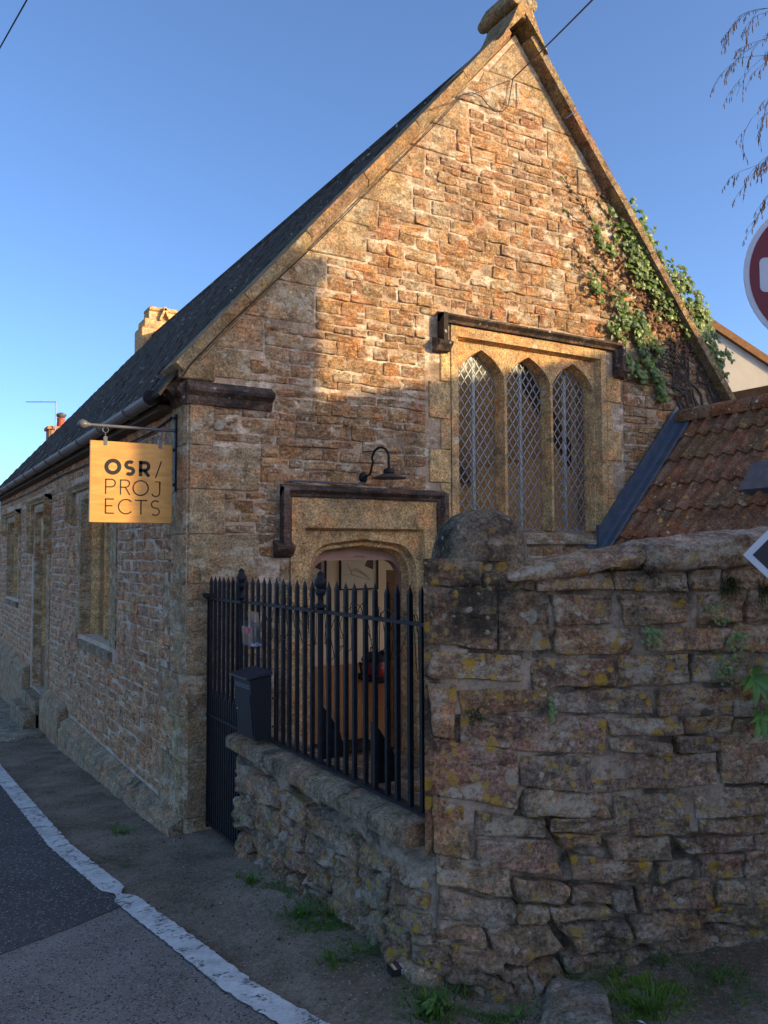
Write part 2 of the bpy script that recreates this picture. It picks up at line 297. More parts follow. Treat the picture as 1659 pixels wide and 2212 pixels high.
def glass(name, tint=(1, 1, 1), rough=.03, refl=1.):
    g = G(name); n = g.t; n.nodes.remove(g.b); o = [k for k in n.nodes if k.type == 'OUTPUT_MATERIAL'][0]
    tr = g.n('ShaderNodeBsdfTransparent'); g.set(tr.inputs[0], tint); gl = g.n('ShaderNodeBsdfGlossy'); gl.inputs['Roughness'].default_value = rough
    gb = g.n('ShaderNodeNewGeometry'); fr = g.n('ShaderNodeFresnel'); n.links.new(g.ma('SUBTRACT', 1.5, g.ma('MULTIPLY', gb.outputs['Backfacing'], 1.5-1/1.5)), fr.inputs[0]); mx = g.n('ShaderNodeMixShader')
    n.links.new(g.ma('MULTIPLY', fr.outputs[0], refl, True), mx.inputs[0]); n.links.new(tr.outputs[0], mx.inputs[1]); n.links.new(gl.outputs[0], mx.inputs[2]); n.links.new(mx.outputs[0], o.inputs[0]); return g.m
M['glass'] = glass('window_glass', (.90, .92, .91), .06, 1.3); M['addedglass'] = glass('added_opening_glass', (.97, .97, .97), .05, 1.)
M['clear'] = glass('clear_plastic', (.86, .87, .9), .12, 1.6)
M['lampglass'] = glass('lamp_glass', (.9, .9, .88), .03, 1.3)
# ------------------------------------------------------------------ ground, road, markings
LINE = [(-9, 1.6), (-6, .45), (-4.5, -.02), (-3.6, -.26), (-2.88, -.44), (-2.49, -.52), (-1.91, -.58), (-.96, -.69), (.2, -.80), (3.16, -.87), (7, -.93), (14, -1.1), (40, -3)]
def lx(y):
    for (a, p), (b, q) in zip(LINE, LINE[1:]):
        if a <= y <= b: return p+(q-p)*(y-a)/(b-a)
    return LINE[0][1] if y < -9 else LINE[-1][1]
def gz(x, y):
    z = -.0567*max(-14, min(30, y))
    bank = sst(-.45, .12, x)*sst(-.6, -1.3, y)*(1-sst(-2.7, -3.25, y))*.085
    right = sst(.75, 1.8, x)*sst(-2.6, -3.2, y)*.02
    return z+bank+right
def gzb(x, y):
    k = sst(lx(y)+.02, lx(y)+.25, x)
    return gz(x, y)+k*(.012*nz(x*3, y*3)+.006*nz(x*11, y*11, 3))
def axis(lo, hi, n0, n1, fine):
    a = np.concatenate([-np.geomspace(-lo, -n0, 22)[:-1], np.arange(n0, n1, fine), np.geomspace(n1, hi, 22)]); return [float(q) for q in a]
xs = axis(-160, 160, -1.6, 2.6, .06); ys = axis(-160, 160, -4.6, 8, .09)
B = MB(); B.add([(x, y, gzb(x, y)) for y in ys for x in xs], [(j*len(xs)+i, j*len(xs)+i+1, (j+1)*len(xs)+i+1, (j+1)*len(xs)+i) for j in range(len(ys)-1) for i in range(len(xs)-1)])
B.build('ground', M['dirt'], None, True, 'structure', fix=False)
ry = [float(q) for q in np.concatenate([np.linspace(-9, -4.6, 20)[:-1], np.arange(-4.6, 8, .05), np.linspace(8, 38, 60)])]
B = MB(); fx = [0, .03, .1, .25, .5, 1]; vs = []
for y in ry:
    e = lx(y)+.03+.02*nz(y*9, 1)+.012*nz(y*31, 2)
    for k in fx:
        x = e-k*5.2; vs.append((x, y, gz(x, y)+.007))
n = len(fx); B.add(vs, [(j*n+i+1, j*n+i, (j+1)*n+i, (j+1)*n+i+1) for j in range(len(ry)-1) for i in range(n-1)]); B.build('road', M['asphalt'], None, True, 'structure', fix=False)
B = MB(); vs = []; yy = [float(q) for q in np.arange(-1.62, 30, .05)]; fx = [0, .2, .5, 1]
for y in yy:
    e = lx(y)-.035+.01*nz(y*17, 4)
    for k in fx:
        x = e-k*1.9; yo = y
        if y < -1.1: yo = y+.0
        vs.append((x, yo, gz(x, yo)+.011))
# slanting near edge of the newer patch
for i in range(len(fx)): pass
keep = []
n = len(fx); fs = []
for j in range(len(yy)-1):
    for i in range(n-1): fs.append((j*n+i+1, j*n+i, (j+1)*n+i, (j+1)*n+i+1))
for q, (x, y, z) in enumerate(vs):
    lim = -1.22+(x+.736)*.54+.03*nz(x*6, 8)+.02*nz(x*25, 3)          # edge seen running from the white line down to the left
    if y < lim: vs[q] = (x, lim, gz(x, lim)+.011)
B.add(vs, fs); B.build('road_patch', M['patch'], None, True, 'structure', fix=False)
B = MB(); vs = []; yy = [float(q) for q in np.arange(-8.9, 30, .02)]
for y in yy:
    w = .066; c = lx(y)
    gap = 1-.75*math.exp(-((y+1.02)/.07)**2)
    a = c-w*gap+.010*nz(y*16, 1)+.010*nz(y*70, 3); b = c+w*gap+.010*nz(y*16, 7)+.010*nz(y*70, 5)
    for x in (a, (a+b)/2, b): vs.append((x, y, gz(x, y)+.016))
B.add(vs, [(j*3+i+1, j*3+i, (j+1)*3+i, (j+1)*3+i+1) for j in range(len(yy)-1) for i in range(2)]); B.build('road_edge_line', M['paint'], None, True, 'structure', fix=False)
M['flag'] = stone_mat('flagstone', [(.24, .21, .18), (.28, .24, .20)], .2, 0, .3, .1, .5, .3, .5, .05)
pav = thing('flagstone_path', '', ''); del pav['label']; del pav['category']; pav['kind'] = 'structure'
for k, (x0, x1, y0, y1) in enumerate([(-.62, -.1, 5.35, 6.35), (-.62, -.05, 6.4, 7.5), (-.6, -.05, 7.55, 8.8), (-.58, -.05, 8.85, 10.2), (-.58, -.05, 10.25, 11.8)]):
    def ff(u, v, n, x0=x0): return Vector((u, v, gz(u, v)+.02+n))
    B = MB(); stone(B, ff, [(x0, y0), (x1, y0+rr(-.1, .1)), (x1, y1), (x0, y1+rr(-.05, .05))], .02, k*3., 5, 5, .006, None, .05, .02, .02); B.build('flagstone', M['flag'], pav, True)
B = MB()
for _ in range(1700):
    y = -4.4+abs(random.gauss(0, 1))*2.6 if random.random() < .75 else rr(-4, 6); x = rr(lx(y)+.0, .6)
    if x > .08 and y > -3.1 : continue
    r = rr(.002, .007)*(1.8 if random.random() < .06 else 1); z = gzb(x, y)+r*.3
    B.add([(x+r*rr(.7, 1.3), y, z), (x, y+r*rr(.7, 1.3), z), (x-r*rr(.7, 1.3), y, z), (x, y-r, z), (x, y, z+r*.8), (x, y, z-r)], [(0, 1, 4), (1, 2, 4), (2, 3, 4), (3, 0, 4), (1, 0, 5), (2, 1, 5), (3, 2, 5), (0, 3, 5)], random.random())
gq = G('grit', .9, .2); gq.col(gq.ramp(gq.attr('tint'), [(0, (.05, .045, .04)), (.7, (.12, .105, .09)), (.9, (.2, .18, .16)), (1, (.42, .40, .37))])); M['grit'] = gq.m
o = B.build('loose_grit', M['grit'], None, False, 'stuff', fix=False); o['label'] = 'small loose stones and grit scattered over the dirt verge'; o['category'] = 'grit'
B = MB()
for _ in range(46):
    y = rr(-3.6, 2); x = rr(lx(y)+.05, .05); a = rr(0, 6.3); l = rr(.02, .07); z = gzb(x, y)+.006
    B.tube([(x, y, z), (x+math.cos(a)*l*.5, y+math.sin(a)*l*.5, z+rr(0, .006)), (x+math.cos(a+.3)*l, y+math.sin(a+.3)*l, z)], rr(.0009, .0018), 4)
gq = G('twig', .8, .2); gq.col((.22, .16, .10)); o = B.build('twig_litter', gq.m, None, False, 'stuff'); o['label'] = 'thin dry twigs and straw lying on the dirt verge'; o['category'] = 'litter'

# ------------------------------------------------------------------ the stone building
AX, AZ, SL = 3.12, 6.88, 1.14; WD = 2*AX; LEN = 12.3; EZ = AZ-SL*AX
hall = thing('stone_hall', 'gabled old stone building with leaded window and stone slate roof', 'building')
def roofz(x): return AZ-SL*abs(x-AX)
def cols(B, breaks, holes, z0, ztop, pt, d0, d1, xc=None):
    for a, b in zip(breaks, breaks[1:]):
        m = (a+b)/2; cuts = sorted([(h[2], h[3]) for h in holes if h[0] <= m <= h[1]]); lo = z0; spans = []
        for p, q in cuts: spans.append((lo, lo, p, p)); lo = q
        spans.append((lo, lo, ztop(a), ztop(b)))
        for (za, zb, zc, zd) in spans:
            if zc-za < .01: continue
            P = [pt(a, za, d0), pt(b, zb, d0), pt(b, zd, d0), pt(a, zc, d0)]; Q = [pt(a, za, d1), pt(b, zb, d1), pt(b, zd, d1), pt(a, zc, d1)]
            B.add(P+Q, [(0, 1, 2, 3), (7, 6, 5, 4), (0, 4, 5, 1), (1, 5, 6, 2), (2, 6, 7, 3), (3, 7, 4, 0)])
GP = lambda u, v, d: (u, d, v)
SP = lambda u, v, d: (d, u, v)
GH = [(.9, 2.28, .0, 2.30), (2.38, 4.19, 2.17, 3.97)]
SH = [(2.40, 3.88, 1.10, 2.60), (6.25, 7.40, .05, 2.62), (9.35, 10.9, 1.25, 2.62)]
B = MB(); cols(B, [0, .9, 2.28, 2.38, AX, 4.19, WD], GH, -.3, roofz, GP, 0, .38); gwall = B.build('gable_wall', M['mortar'], hall, fix=False)
B = MB(); cols(B, [.47, .9, 2.28, 2.38, AX, 4.19, WD-.47], GH, -.3, lambda x: roofz(x)-.05, GP, .385, .46); B.build('inner_gable_lining', M['plaster'], hall, fix=False)
sb = [.46, 2.40, 3.88, 6.25, 7.40, 9.35, 10.9, LEN]
B = MB(); cols(B, sb, SH, -.9, lambda y: EZ-.02, SP, 0, .38); swall = B.build('street_wall', M['sidemortar'], hall, fix=False)
B = MB(); cols(B, sb, SH, -.9, lambda y: EZ-.02, SP, .385, .46); B.build('inner_street_lining', M['plaster'], hall, fix=False)
EH_ADDED = [(.8, 2.7, .45, 2.2), (3.0, 5.2, .45, 2.2), (7., 8.6, 1., 2.7), (9.4, 11., 1., 2.7)]  # unseen windows added on the hidden side to bring daylight into the hall
B = MB(); cols(B, [.46, .8, 2.7, 3.0, 5.2, 7, 8.6, 9.4, 11, LEN], EH_ADDED, -.9, lambda y: EZ-.02, SP, WD-.45, WD); fw_ = B.build('far_side_wall', M['plaster'], hall, fix=False)
for a, b, c, d in EH_ADDED:
    B = MB(); B.box(WD-.2, WD-.197, a, b, c, d); B.build('pane', M['addedglass'], fw_)  # glass of the added far-side windows
B = MB(); B.box(.46, WD-.45, LEN-.4, LEN, -.9, EZ); B.prism([(0, LEN-.4, EZ), (WD, LEN-.4, EZ), (AX, LEN-.4, AZ)], (0, .4, 0)); B.build('far_walls', M['plaster'], hall)
B = MB(); B.box(.47, WD-.46, .47, LEN-.41, .18, .28); B.build('timber_floor', M['floorwood'], hall)
B = MB(); B.prism([(.47, 5.6, .281), (WD-.46, 5.6, .281), (WD-.46, 5.6, EZ), (AX, 5.6, AZ-.3), (.47, 5.6, EZ)], (0, .12, 0)); B.build('partition_wall', M['plaster'], hall)
B = MB()
for y in (2.0, 4.4):
    B.obox((AX, y, 5.2), (1, 0, 0), (0, 1, 0), (0, 0, 1), 1.3, .08, .1)
    for s in (-1, 1): B.obox((AX+s*1.95, y, 3.95), Vector((s*.62, 0, -.78)), (0, 1, 0), Vector((.78, 0, s*.62)), 1.1, .06, .07)
B.build('roof_truss', M['beam'], hall)
# roof slabs
LS = math.sqrt(1+SL*SL); tl = Vector((1, 0, SL))/LS; pl = Vector((-SL, 0, 1))/LS      # up-slope, outward on the street side
tr_ = Vector((-1, 0, SL))/LS; pr = Vector((SL, 0, 1))/LS
L0 = Vector((-.13, 0, EZ-.13*SL)); R0 = Vector((WD+.25, 0, EZ-.25*SL)); LL = (AX+.13)*LS
B = MB()
RLN = (AX+.25)*LS
for o0, t_, p_, a, b, y0, y1 in ((L0-pl*.075, tl, pl, 0, LL, .04, LEN+.1), (R0, tr_, pr, 0, RLN, .04, .75), (R0, tr_, pr, 0, 2.7, .75, 5.45), (R0, tr_, pr, 4.95, RLN, .75, 5.45), (R0, tr_, pr, 0, RLN, 5.45, LEN+.1)):
    yv = Vector((0, y0, 0)); B.prism([o0+t_*a+p_*.02+yv, o0+t_*b+p_*.02+yv, o0+t_*b+p_*.095+yv, o0+t_*a+p_*.095+yv], (0, y1-y0, 0))
roof = B.build('roof', M['roofdark'], hall)
B = MB()
B.prism([(.47, .47, EZ-.02), (AX, .47, AZ-.1), (AX, .47, AZ-.06), (.47, .47, EZ+.02)], (0, LEN-.9, 0)); 
for a, b, y0, y1 in ((WD-.47, AX, .47, .75), (WD-.47, 4.70, .75, 5.45), (3.22, AX, .75, 5.45), (WD-.47, AX, 5.45, LEN-.43)):
    za, zb = [EZ-.02+(AZ-.1-EZ+.02)*(WD-.47-q_)/(WD-.47-AX) for q_ in (a, b)]; B.prism([(a, y0, za), (b, y0, zb), (b, y0, zb+.04), (a, y0, za+.04)], (0, y1-y0, 0))
B.build('sloped_ceiling', M['plaster'], hall)
B = MB(); q = [R0+tr_*a+pr*b+Vector((0, 1.3, 0)) for a, b in ((2.7, .09), (4.95, .09), (4.95, .095), (2.7, .095))]; q = [p-Vector((0, .55, 0)) for p in q]; B.prism(q, (0, 4.7, 0)); B.build('added_rooflight_pane', M['addedglass'], roof)  # unseen rooflight, added on the hidden slope to brighten the interior
B = MB(); row = 0; d = -.05; tw = .23
while d < LL-.05:
    y = .03+(row % 2)*.1-rr(0, .03)
    while y < LEN+.1:
        w = tw*rr(.75, 1.2); lift = rr(.0, .012)
        c = L0+tl*(d+.12)+pl*(.036+lift)+Vector((0, y+w/2, 0)); up_ = (pl+tl*rr(-.03, .02)-tl*.09).normalized(); al = tl-up_*tl.dot(up_)
        B.obox(c, al.normalized(), (0, 1, 0), up_, .145+rr(0, .015), w/2-.004, .011, random.random()); y += w
    row += 1; d += .165
B.build('slate_courses', M['roofdark'], roof, False, 'stuff', fix=False)
for k in range(24):
    y = .55+k*.49
    if y > LEN: break
    B = MB(); pts = [(math.cos(a)*.15, math.sin(a)*.10) for a in np.linspace(-.2, math.pi+.2, 9)]
    P = [Vector((AX+x, y, AZ-.045+z)) for x, z in pts]; B.prism(P, (0, .485, 0), random.random()); B.build('ridge_tile', M['roofdark'], roof)
# copings on the gable verge
for sgn, t_, p_, o0, nseg in ((0, tl, pl, Vector((-.03, 0, EZ-.03*SL)), 6), (1, tr_, pr, Vector((WD+.08, 0, EZ-.08*SL)), 6)):
    tot = (AX+(.03 if sgn == 0 else .08))*LS-.10; s = 0
    for k in range(nseg):
        ln = tot/nseg; off = rr(-.006, .008)
        prof = [(.34, .0), (.0, .0), (-.02, .002), (-.045, .025), (-.07, .03), (-.075, .105), (.34, .105)] if sgn == 0 else [(.34, .0), (.0, .0), (-.08, .015), (-.125, .022), (-.13, .095), (.34, .095)]
        B = MB(); P = [o0+t_*(s+.004)+Vector((0, a, 0))+p_*(b+off) for a, b in prof]; B.prism(P, t_*(ln-.008), random.random()); B.build('coping_stone', M['coping'], hall); s += ln
B = MB(); P = [(-.34, 6.60), (-.2, 6.79), (-.09, 6.98), (0, 7.06), (.09, 6.98), (.2, 6.79), (.34, 6.60), (.0, 6.9)]
B.prism([(AX+x*.8, -.16, z+.10) for x, z in P], (0, .45, 0), .4); apx = B.build('apex_stone', M['coping'], hall)
# lobed finial lying along the ridge
B = MB()
def lobe(x, z, r, y0, y1, end=1.):
    prof = [(r*.86, 0), (r, .02), (r*1.0, (y1-y0)*.6), (r*1.04*end, (y1-y0)*.8), (r*.7*end, (y1-y0)*.96), (r*.3, y1-y0)]
    B.lathe(prof, (x, y0, z), 14, (0, 1, 0), .5)
zf = 7.13
lobe(AX-.09, zf, .07, -.15, .42); lobe(AX+.09, zf, .07, -.15, .4); lobe(AX, zf+.13, .072, -.15, .48); B.box(AX-.06, AX+.06, -.145, .36, 6.96, zf+.11, .01, .5)
B.build('finial', M['coping'], hall, True)
# kneeler moulding wrapping the street corner
B = MB(); prof = [(0, 3.08), (-.03, 3.08), (-.045, 3.11), (-.05, 3.14), (-.095, 3.17), (-.105, 3.19), (-.095, 3.205), (-.03, 3.25), (0, 3.255)]
P = [Vector((-.02, a, b)) for a, b in prof]; B.prism(P, (.67, 0, 0), .3)
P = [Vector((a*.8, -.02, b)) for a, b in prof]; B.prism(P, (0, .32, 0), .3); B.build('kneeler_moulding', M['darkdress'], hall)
B = MB(); B.box(-.07, .20, -.03, .34, 3.262, 3.40, .01, .5); B.build('kneeler_stone', M['coping'], hall)

frG = lambda u, v, n: Vector((u, -n, v))
frS = lambda u, v, n: Vector((-n, u, v))
# quoins at the street corner
zq = [gab(412, y).z for y in (1785, 1766, 1647, 1548, 1457, 1364, 1260, 1153, 1055, 960, 878)]; zq[0] = -.02; zq[-1] = 3.085
wg = [.42, .62, .30, .58, .28, .60, .55, .28, .56, .19]; wsd = [.55, .60, .24, .62, .24, .52, .26, .45, .24, .5]
for k in range(len(zq)-1):
    z0, z1 = zq[k]+.004, zq[k+1]-.004; B = MB(); w, s = wg[k], wsd[k]; p = .016+rr(0, .004); c = .035
    pts = [(-p, s), (-p, c), (c*.5, -p), (w, -p), (w, .05), (.05, .05), (.05, s)]
    B.prism([(x, y, z0) for x, y in pts], (0, 0, z1-z0), random.random()); B.build('quoin_stone', M['ashlar'], hall)
# verge blocks along both slopes of the gable
vb = []; z = EZ-.03; k = 0
while z < AZ-.75:
    h = rr(.22, .33); xi = (z+h-EZ)/SL; w = .16 if k % 2 else .30; w *= rr(.85, 1.15); k += 1
    vb.append((z, z+h, w)); z += h
vbR = []; z = 2.4; k = 0
for z0, z1, w in vb:
    for sgn in (0, 1):
        a0, a1 = (z0-EZ)/SL+.01, (z1-EZ)/SL+.01; ww = w if sgn == 0 else (.47-w)
        inn = a1+ww
        q = [(max(a0, .0), z0+.005), (inn, z0+.005), (inn, z1-.005), (a1, z1-.005)]
        if sgn: q = [(WD-u, v) for u, v in (q[1], q[0], q[3], q[2])]
        B = MB(); stone(B, frG, q, .014, z0*5+sgn, 7, 6, .006, None, .05, .008, .006); B.build('verge_stone', M['ashlar'], hall)
for q in ([(2.62, 6.16), (3.1, 6.16), (3.1, 6.42), (2.75, 6.42)], [(3.12, 6.16), (3.62, 6.16), (3.5, 6.42), (3.12, 6.42)], [(2.80, 6.43), (3.45, 6.43), (3.14, 6.79), (3.1, 6.79)]):
    B = MB(); stone(B, frG, q, .014, 3., 5, 5, .004, None, .05, .008, .002); B.build('verge_stone', M['ashlar'], hall)
apexz = 6.16

# rubble courses
stones = []
def fill(courses, fr, lim, rects, wr, joint, tag_, res):
    for z0, z1 in courses:
        a, b = lim(z0, z1)
        if b-a < .1: continue
        segs = [(a, b)]
        for r in rects:
            if r[3] > z0+.02 and r[2] < z1-.02:
                ns = []
                for p, q in segs:
                    if r[1] <= p or r[0] >= q: ns.append((p, q)); continue
                    if r[0] > p: ns.append((p, r[0]))
                    if r[1] < q: ns.append((r[1], q))
                segs = ns
        for p, q in segs:
            if q-p < .06: continue
            u = p
            while u < q-.02:
                w = random.triangular(wr[0], wr[1], wr[0]*1.5)
                if q-u-w < wr[0]*.8: w = q-u
                h0, h1 = z0, z1
                j = joint*rr(.5, 1.5)
                stones.append((fr, [(u+j/2+rr(-.004, .004), h0+j/2), (u+w-j/2+rr(-.004, .004), h0+j/2+rr(-.005, .005)), (u+w-j/2+rr(-.004, .004), h1-j/2), (u+j/2+rr(-.004, .004), h1-j/2+rr(-.006, .006))], tag_, res)); u += w
def courses(z0, z1, a, b):
    r = []; z = z0
    while z < z1-.04:
        h = rr(a, b); h = min(h, z1-z); r.append((z, z+h)); z += h
    return r
def glim(z0, z1):
    lo = .0; hi = WD
    for k in range(len(zq)-1):
        if zq[k+1] > z0+.02 and zq[k] < z1-.02: lo = max(lo, wg[k]+.006)
    for a, b, w in vb:
        if b > z0+.02 and a < z1-.02: lo = max(lo, (b-EZ)/SL+.01+w+.008); hi = min(hi, WD-((b-EZ)/SL+.01+.47-w+.008))
    return lo, hi
rG = [(.72, 2.27, 0, 2.53), (.60, .93, .2, 1.96), (2.20, 4.42, 3.76, 4.11), (2.08, 4.46, 2.05, 3.97), (-.1, .68, 3.07, 3.30)]
cg = []
for a, b in ((.0, 2.05), (2.05, 2.53), (2.53, 3.08), (3.08, 3.30), (3.30, 3.76), (3.76, 4.11), (4.11, apexz)): cg += courses(a, b, .06, .125)
fill(cg, frG, glim, rG, (.11, .40), .009, 'g', 0)
def slim(z0, z1):
    lo = .2
    for k in range(len(zq)-1):
        if zq[k+1] > z0+.02 and zq[k] < z1-.02: lo = max(lo, wsd[k]+.006)
    return lo, LEN-.35
rS = [(2.13, 2.39, 1.0, 2.7), (2.13, 4.02, .94, 1.10), (3.89, 4.02, 1.0, 2.7), (2.1, 4.5, 2.60, 2.86), (2.39, 3.89, 1.1, 2.6), (5.98, 7.75, -.3, 2.86), (9.1, 11.15, 1.1, 2.86)]
fill(courses(.13, 3.14, .075, .115), frS, slim, rS, (.13, .36), .013, 's', 1)
fr_in = []
for k, (fr, q, t, res) in enumerate(stones):
    P = [proj(fr(u, v, .01)) for u, v in q]; A = abs(sum(P[i][0]*P[(i+1) % 4][1]-P[(i+1) % 4][0]*P[i][1] for i in range(4)))/2
    if min(p[0] for p in P) > 1650 or max(p[0] for p in P) < 5 : A = 0
    if t == 'g' and q[0][0] > 4.4 and q[0][1] < 2.3: A *= .01
    fr_in.append(A)
order = sorted(range(len(stones)), key=lambda k: -fr_in[k]); single = set(order[:300])
infill = {'g': MB(), 's': MB()}
for k, (fr, q, t, res) in enumerate(stones):
    far = t == 's' and q[0][0] > 5
    B = MB() if k in single else infill[t]
    dep = rr(.005, .012) if t == 'g' else rr(.006, .014)
    rgh = rr(.004, .010) if t == 'g' else rr(.005, .010)
    if far: stone(B, fr, q, dep, k*1.37, 3, 2, rgh, None, .03, .012, .008)
    else: stone(B, fr, q, dep, k*1.37, 7, 5, rgh, None, .03, .006, .012)
    if k in single: B.build('stone', M['rubble' if t == 'g' else 'siderubble'], gwall if t == 'g' else swall, True, fix=False)
infill['g'].build('rubble_stones', M['rubble'], gwall, True, 'stuff', fix=False); infill['s'].build('rubble_stones', M['siderubble'], swall, True, 'stuff', fix=False)
for k, z in enumerate(np.arange(.1, 3.1, .33)):
    B = MB(); w = .35 if k % 2 else .2
    stone(B, frS, [(LEN-w, z+.005), (LEN, z+.005), (LEN, z+.325), (LEN-w, z+.325)], .014, k, 3, 3, .003, None, .03, .008, .002); B.build('quoin_stone', M['ashlar'], hall)
M['plinth'] = stone_mat('plinth_stone', [(.36, .28, .195), (.40, .30, .205)], .3, 0, .3, .1, .3, .4, .4, .1, .4, (1.1, 1.0, .86), .2)
# plinth of the street wall, stepped
for (y0, y1, zt, xo, nm) in ((.0, 1.45, .105, .11, 1), (1.45, 2.95, .10, .11, 1), (2.95, 4.45, .095, .11, 1), (4.55, 5.98, .21, .10, 1), (7.75, 9.2, .33, .09, 1), (9.2, 10.7, .35, .09, 1), (10.7, 12.25, .36, .09, 1)):
    B = MB(); B.prism([(0, y0+.004, -1), (-xo-.02, y0+.004, -1), (-xo-.02, y0+.004, zt-.13), (-xo+.005, y0+.004, zt-.11), (-xo, y0+.004, zt-.06), (-.01, y0+.004, zt)], (0, y1-y0-.008, 0), random.random()); B.build('plinth_stone', M['plinth'], hall)

# ------------------------------------------------------------------ doorway in the gable
def arch(x0, x1, zs, za, n=14, sh=.42, pw=4):
    """four-centred arch from (x0, zs) to (x1, zs) with apex za"""
    P = []
    for i in range(n+1):
        a = (1-math.cos(math.pi*i/n))/2; d = abs(2*a-1); x = x0+(x1-x0)*a
        z = zs+(za-zs)*((1-d**pw)*sh+(1-d)*(1-sh)) ; P.append((x, z))
    return P
def hole(x0, x1, z0, zs, za, n=14, sh=.42, pw=4): return [(x0, z0)]+arch(x0, x1, zs, za, n, sh, pw)+[(x1, z0)]
def around(x0, x1, z0, z1, n=14): return [(x0, z0)]+[(x0+(x1-x0)*i/n, z1) for i in range(n+1)]+[(x1, z0)]
def L3(P, y): return [Vector((x, y, z)) for x, z in P]
door = thing('x', '', ''); bpy.data.objects.remove(door)
ds = MB(); n = 14
ds.ring(L3(around(.94, 2.05, .2, 2.19), -.02), L3(around(.815, 2.175, .2, 2.425), -.02), L3(around(.965, 2.025, .2, 2.165), .04), L3(around(.815, 2.175, .2, 2.425), .04))
surround = ds.build('doorway_surround', M['dress'], hall)
B = MB(); B.ring(L3(hole(.99, 2.00, .2, 1.86, 2.105, 22, .78, 9), .032), L3(around(.95, 2.04, .2, 2.18, 22), .032), L3(hole(1.02, 1.97, .2, 1.85, 2.075, 22, .78, 9), .10), L3(around(.95, 2.04, .2, 2.18, 22), .10)); B.build('outer_arch', M['dress'], surround)
B = MB(); B.ring(L3(hole(1.035, 1.955, .2, 1.84, 2.055, 22, .78, 9), .085), L3(around(.98, 2.01, .2, 2.15, 22), .085), L3(hole(1.06, 1.93, .2, 1.83, 2.03, 22, .78, 9), .17), L3(around(.95, 2.04, .2, 2.18, 22), .17)); B.build('inner_arch', M['dress'], surround)
for sx in (0, 1):
    for k, (z0, z1) in enumerate(((.2, .62), (.63, 1.1), (1.11, 1.5), (1.51, 1.93))):
        w = (.20, .08)[k % 2]; q = [(.81-w, z0), (.808, z0), (.808, z1), (.81-w, z1)] if sx == 0 else [(2.182, z0), (2.182+w, z0), (2.182+w, z1), (2.182, z1)]
        B = MB(); stone(B, frG, q, .014, k+sx*7, 4, 4, .003, None, .04, .008, .002); B.build('jamb_stone', M['ashlar'], hall)
def hood(name, x0, x1, zt, zl, zr, d, t, frm='g', stop=.06, mat='darkdress'):
    pt = (lambda x, y, z: Vector((x, y, z))) if frm == 'g' else (lambda x, y, z: Vector((y, x, z)))
    B = MB(); prof = [(0, zt-t), (-d*.45, zt-t), (-d*.55, zt-t*.75), (-d, zt-t*.45), (-d, zt-t*.25), (0, zt+.012)]
    B.prism([pt(x0, a, b) for a, b in prof], pt(x1-x0, 0, 0), .3)
    for x, s, zb in ((x0, 1, zl), (x1, -1, zr)):
        pv = [(0, 0), (0, -d), (t*.55, -d), (t*.75, -d*.55), (t, -d*.45), (t, 0)]
        B.prism([pt(x+s*a, b-.001, zb) for a, b in pv], (0, 0, zt-t*.2-zb), .3)
        e = [(0, zb-.075), (-d*.6, zb-.06), (-d*1.15, zb-.01), (-d*1.2, zb+.015), (0, zb+.06)]
        B.prism([pt(x+s*t*1.05, a-.002, b) for a, b in e], pt(-s*(t+stop), 0, 0), .3)
    return B.build(name, M[mat], hall)
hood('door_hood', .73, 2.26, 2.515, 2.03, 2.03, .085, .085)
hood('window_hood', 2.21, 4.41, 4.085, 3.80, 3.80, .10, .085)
# timber door frame and the open leaf
B = MB(); B.ring(L3(hole(1.075, 1.93, .3, 1.80, 1.965, 22, .75, 9), .18), L3(hole(1.02, 1.98, .3, 1.86, 2.06, 22, .75, 9), .18), L3(hole(1.075, 1.93, .3, 1.80, 1.965, 22, .75, 9), .26), L3(hole(1.02, 1.98, .3, 1.86, 2.06, 22, .75, 9), .26))
frame = B.build('door_frame', M['pinkwood'], hall); B = MB(); B.box(1.03, 1.975, .172, .179, 1.93, 1.955); B.build('frame_bead', M['pinkwood'], frame)
A0 = Vector((1.985, .16, .31)); dv = Vector((.29, .79, 0)).normalized(); pn = Vector((-dv.y, dv.x, 0)); DL = .86
leaf = MB(); leaf.obox(A0+dv*DL/2+Z*.76, dv, pn, Z, DL/2, .022, .76)
leafo = leaf.build('open_door', M['oak'], hall, label='brown panelled oak door standing open into the hall')
for (a0, a1, z0, z1) in ((.10, .40, .12, .62), (.46, .76, .12, .62), (.10, .40, .72, 1.15), (.46, .76, .72, 1.15), (.10, .76, 1.24, 1.42)):
    for s in (1,):
        B = MB(); c = A0+dv*((a0+a1)/2)+Z*((z0+z1)/2)+pn*.022; hw, hh = (a1-a0)/2, (z1-z0)/2
        for (uu, vv, lu, lv) in ((-hw, 0, .012, hh), (hw, 0, .012, hh), (0, -hh, hw, .012), (0, hh, hw, .012)): B.obox(c+dv*uu+Z*vv+pn*.008, dv, pn, Z, lu, .009, lv)
        B.obox(c, dv, pn, Z, hw*.7, .008, hh*.7); B.build('door_panel', M['oak'], leafo)
B = MB(); c = A0+dv*.76+Z*.74+pn*.03; B.lathe([(.028, 0), (.028, .006), (.01, .01), (.01, .03), (.024, .04), (.03, .055), (.02, .07)], c, 12, pn); B.build('door_knob', M['black'], leafo, True)
B = MB(); B.box(.96, 2.03, -.02, .30, .18, .295, .01); B.build('door_sill', M['lowcope'], hall)
B = MB(); B.box(.85, 2.15, -.55, -.03, -.05, .215, .015); tag(B.build('door_step', M['lowcope'], None), 'worn stone step in front of the open arched doorway', 'step')

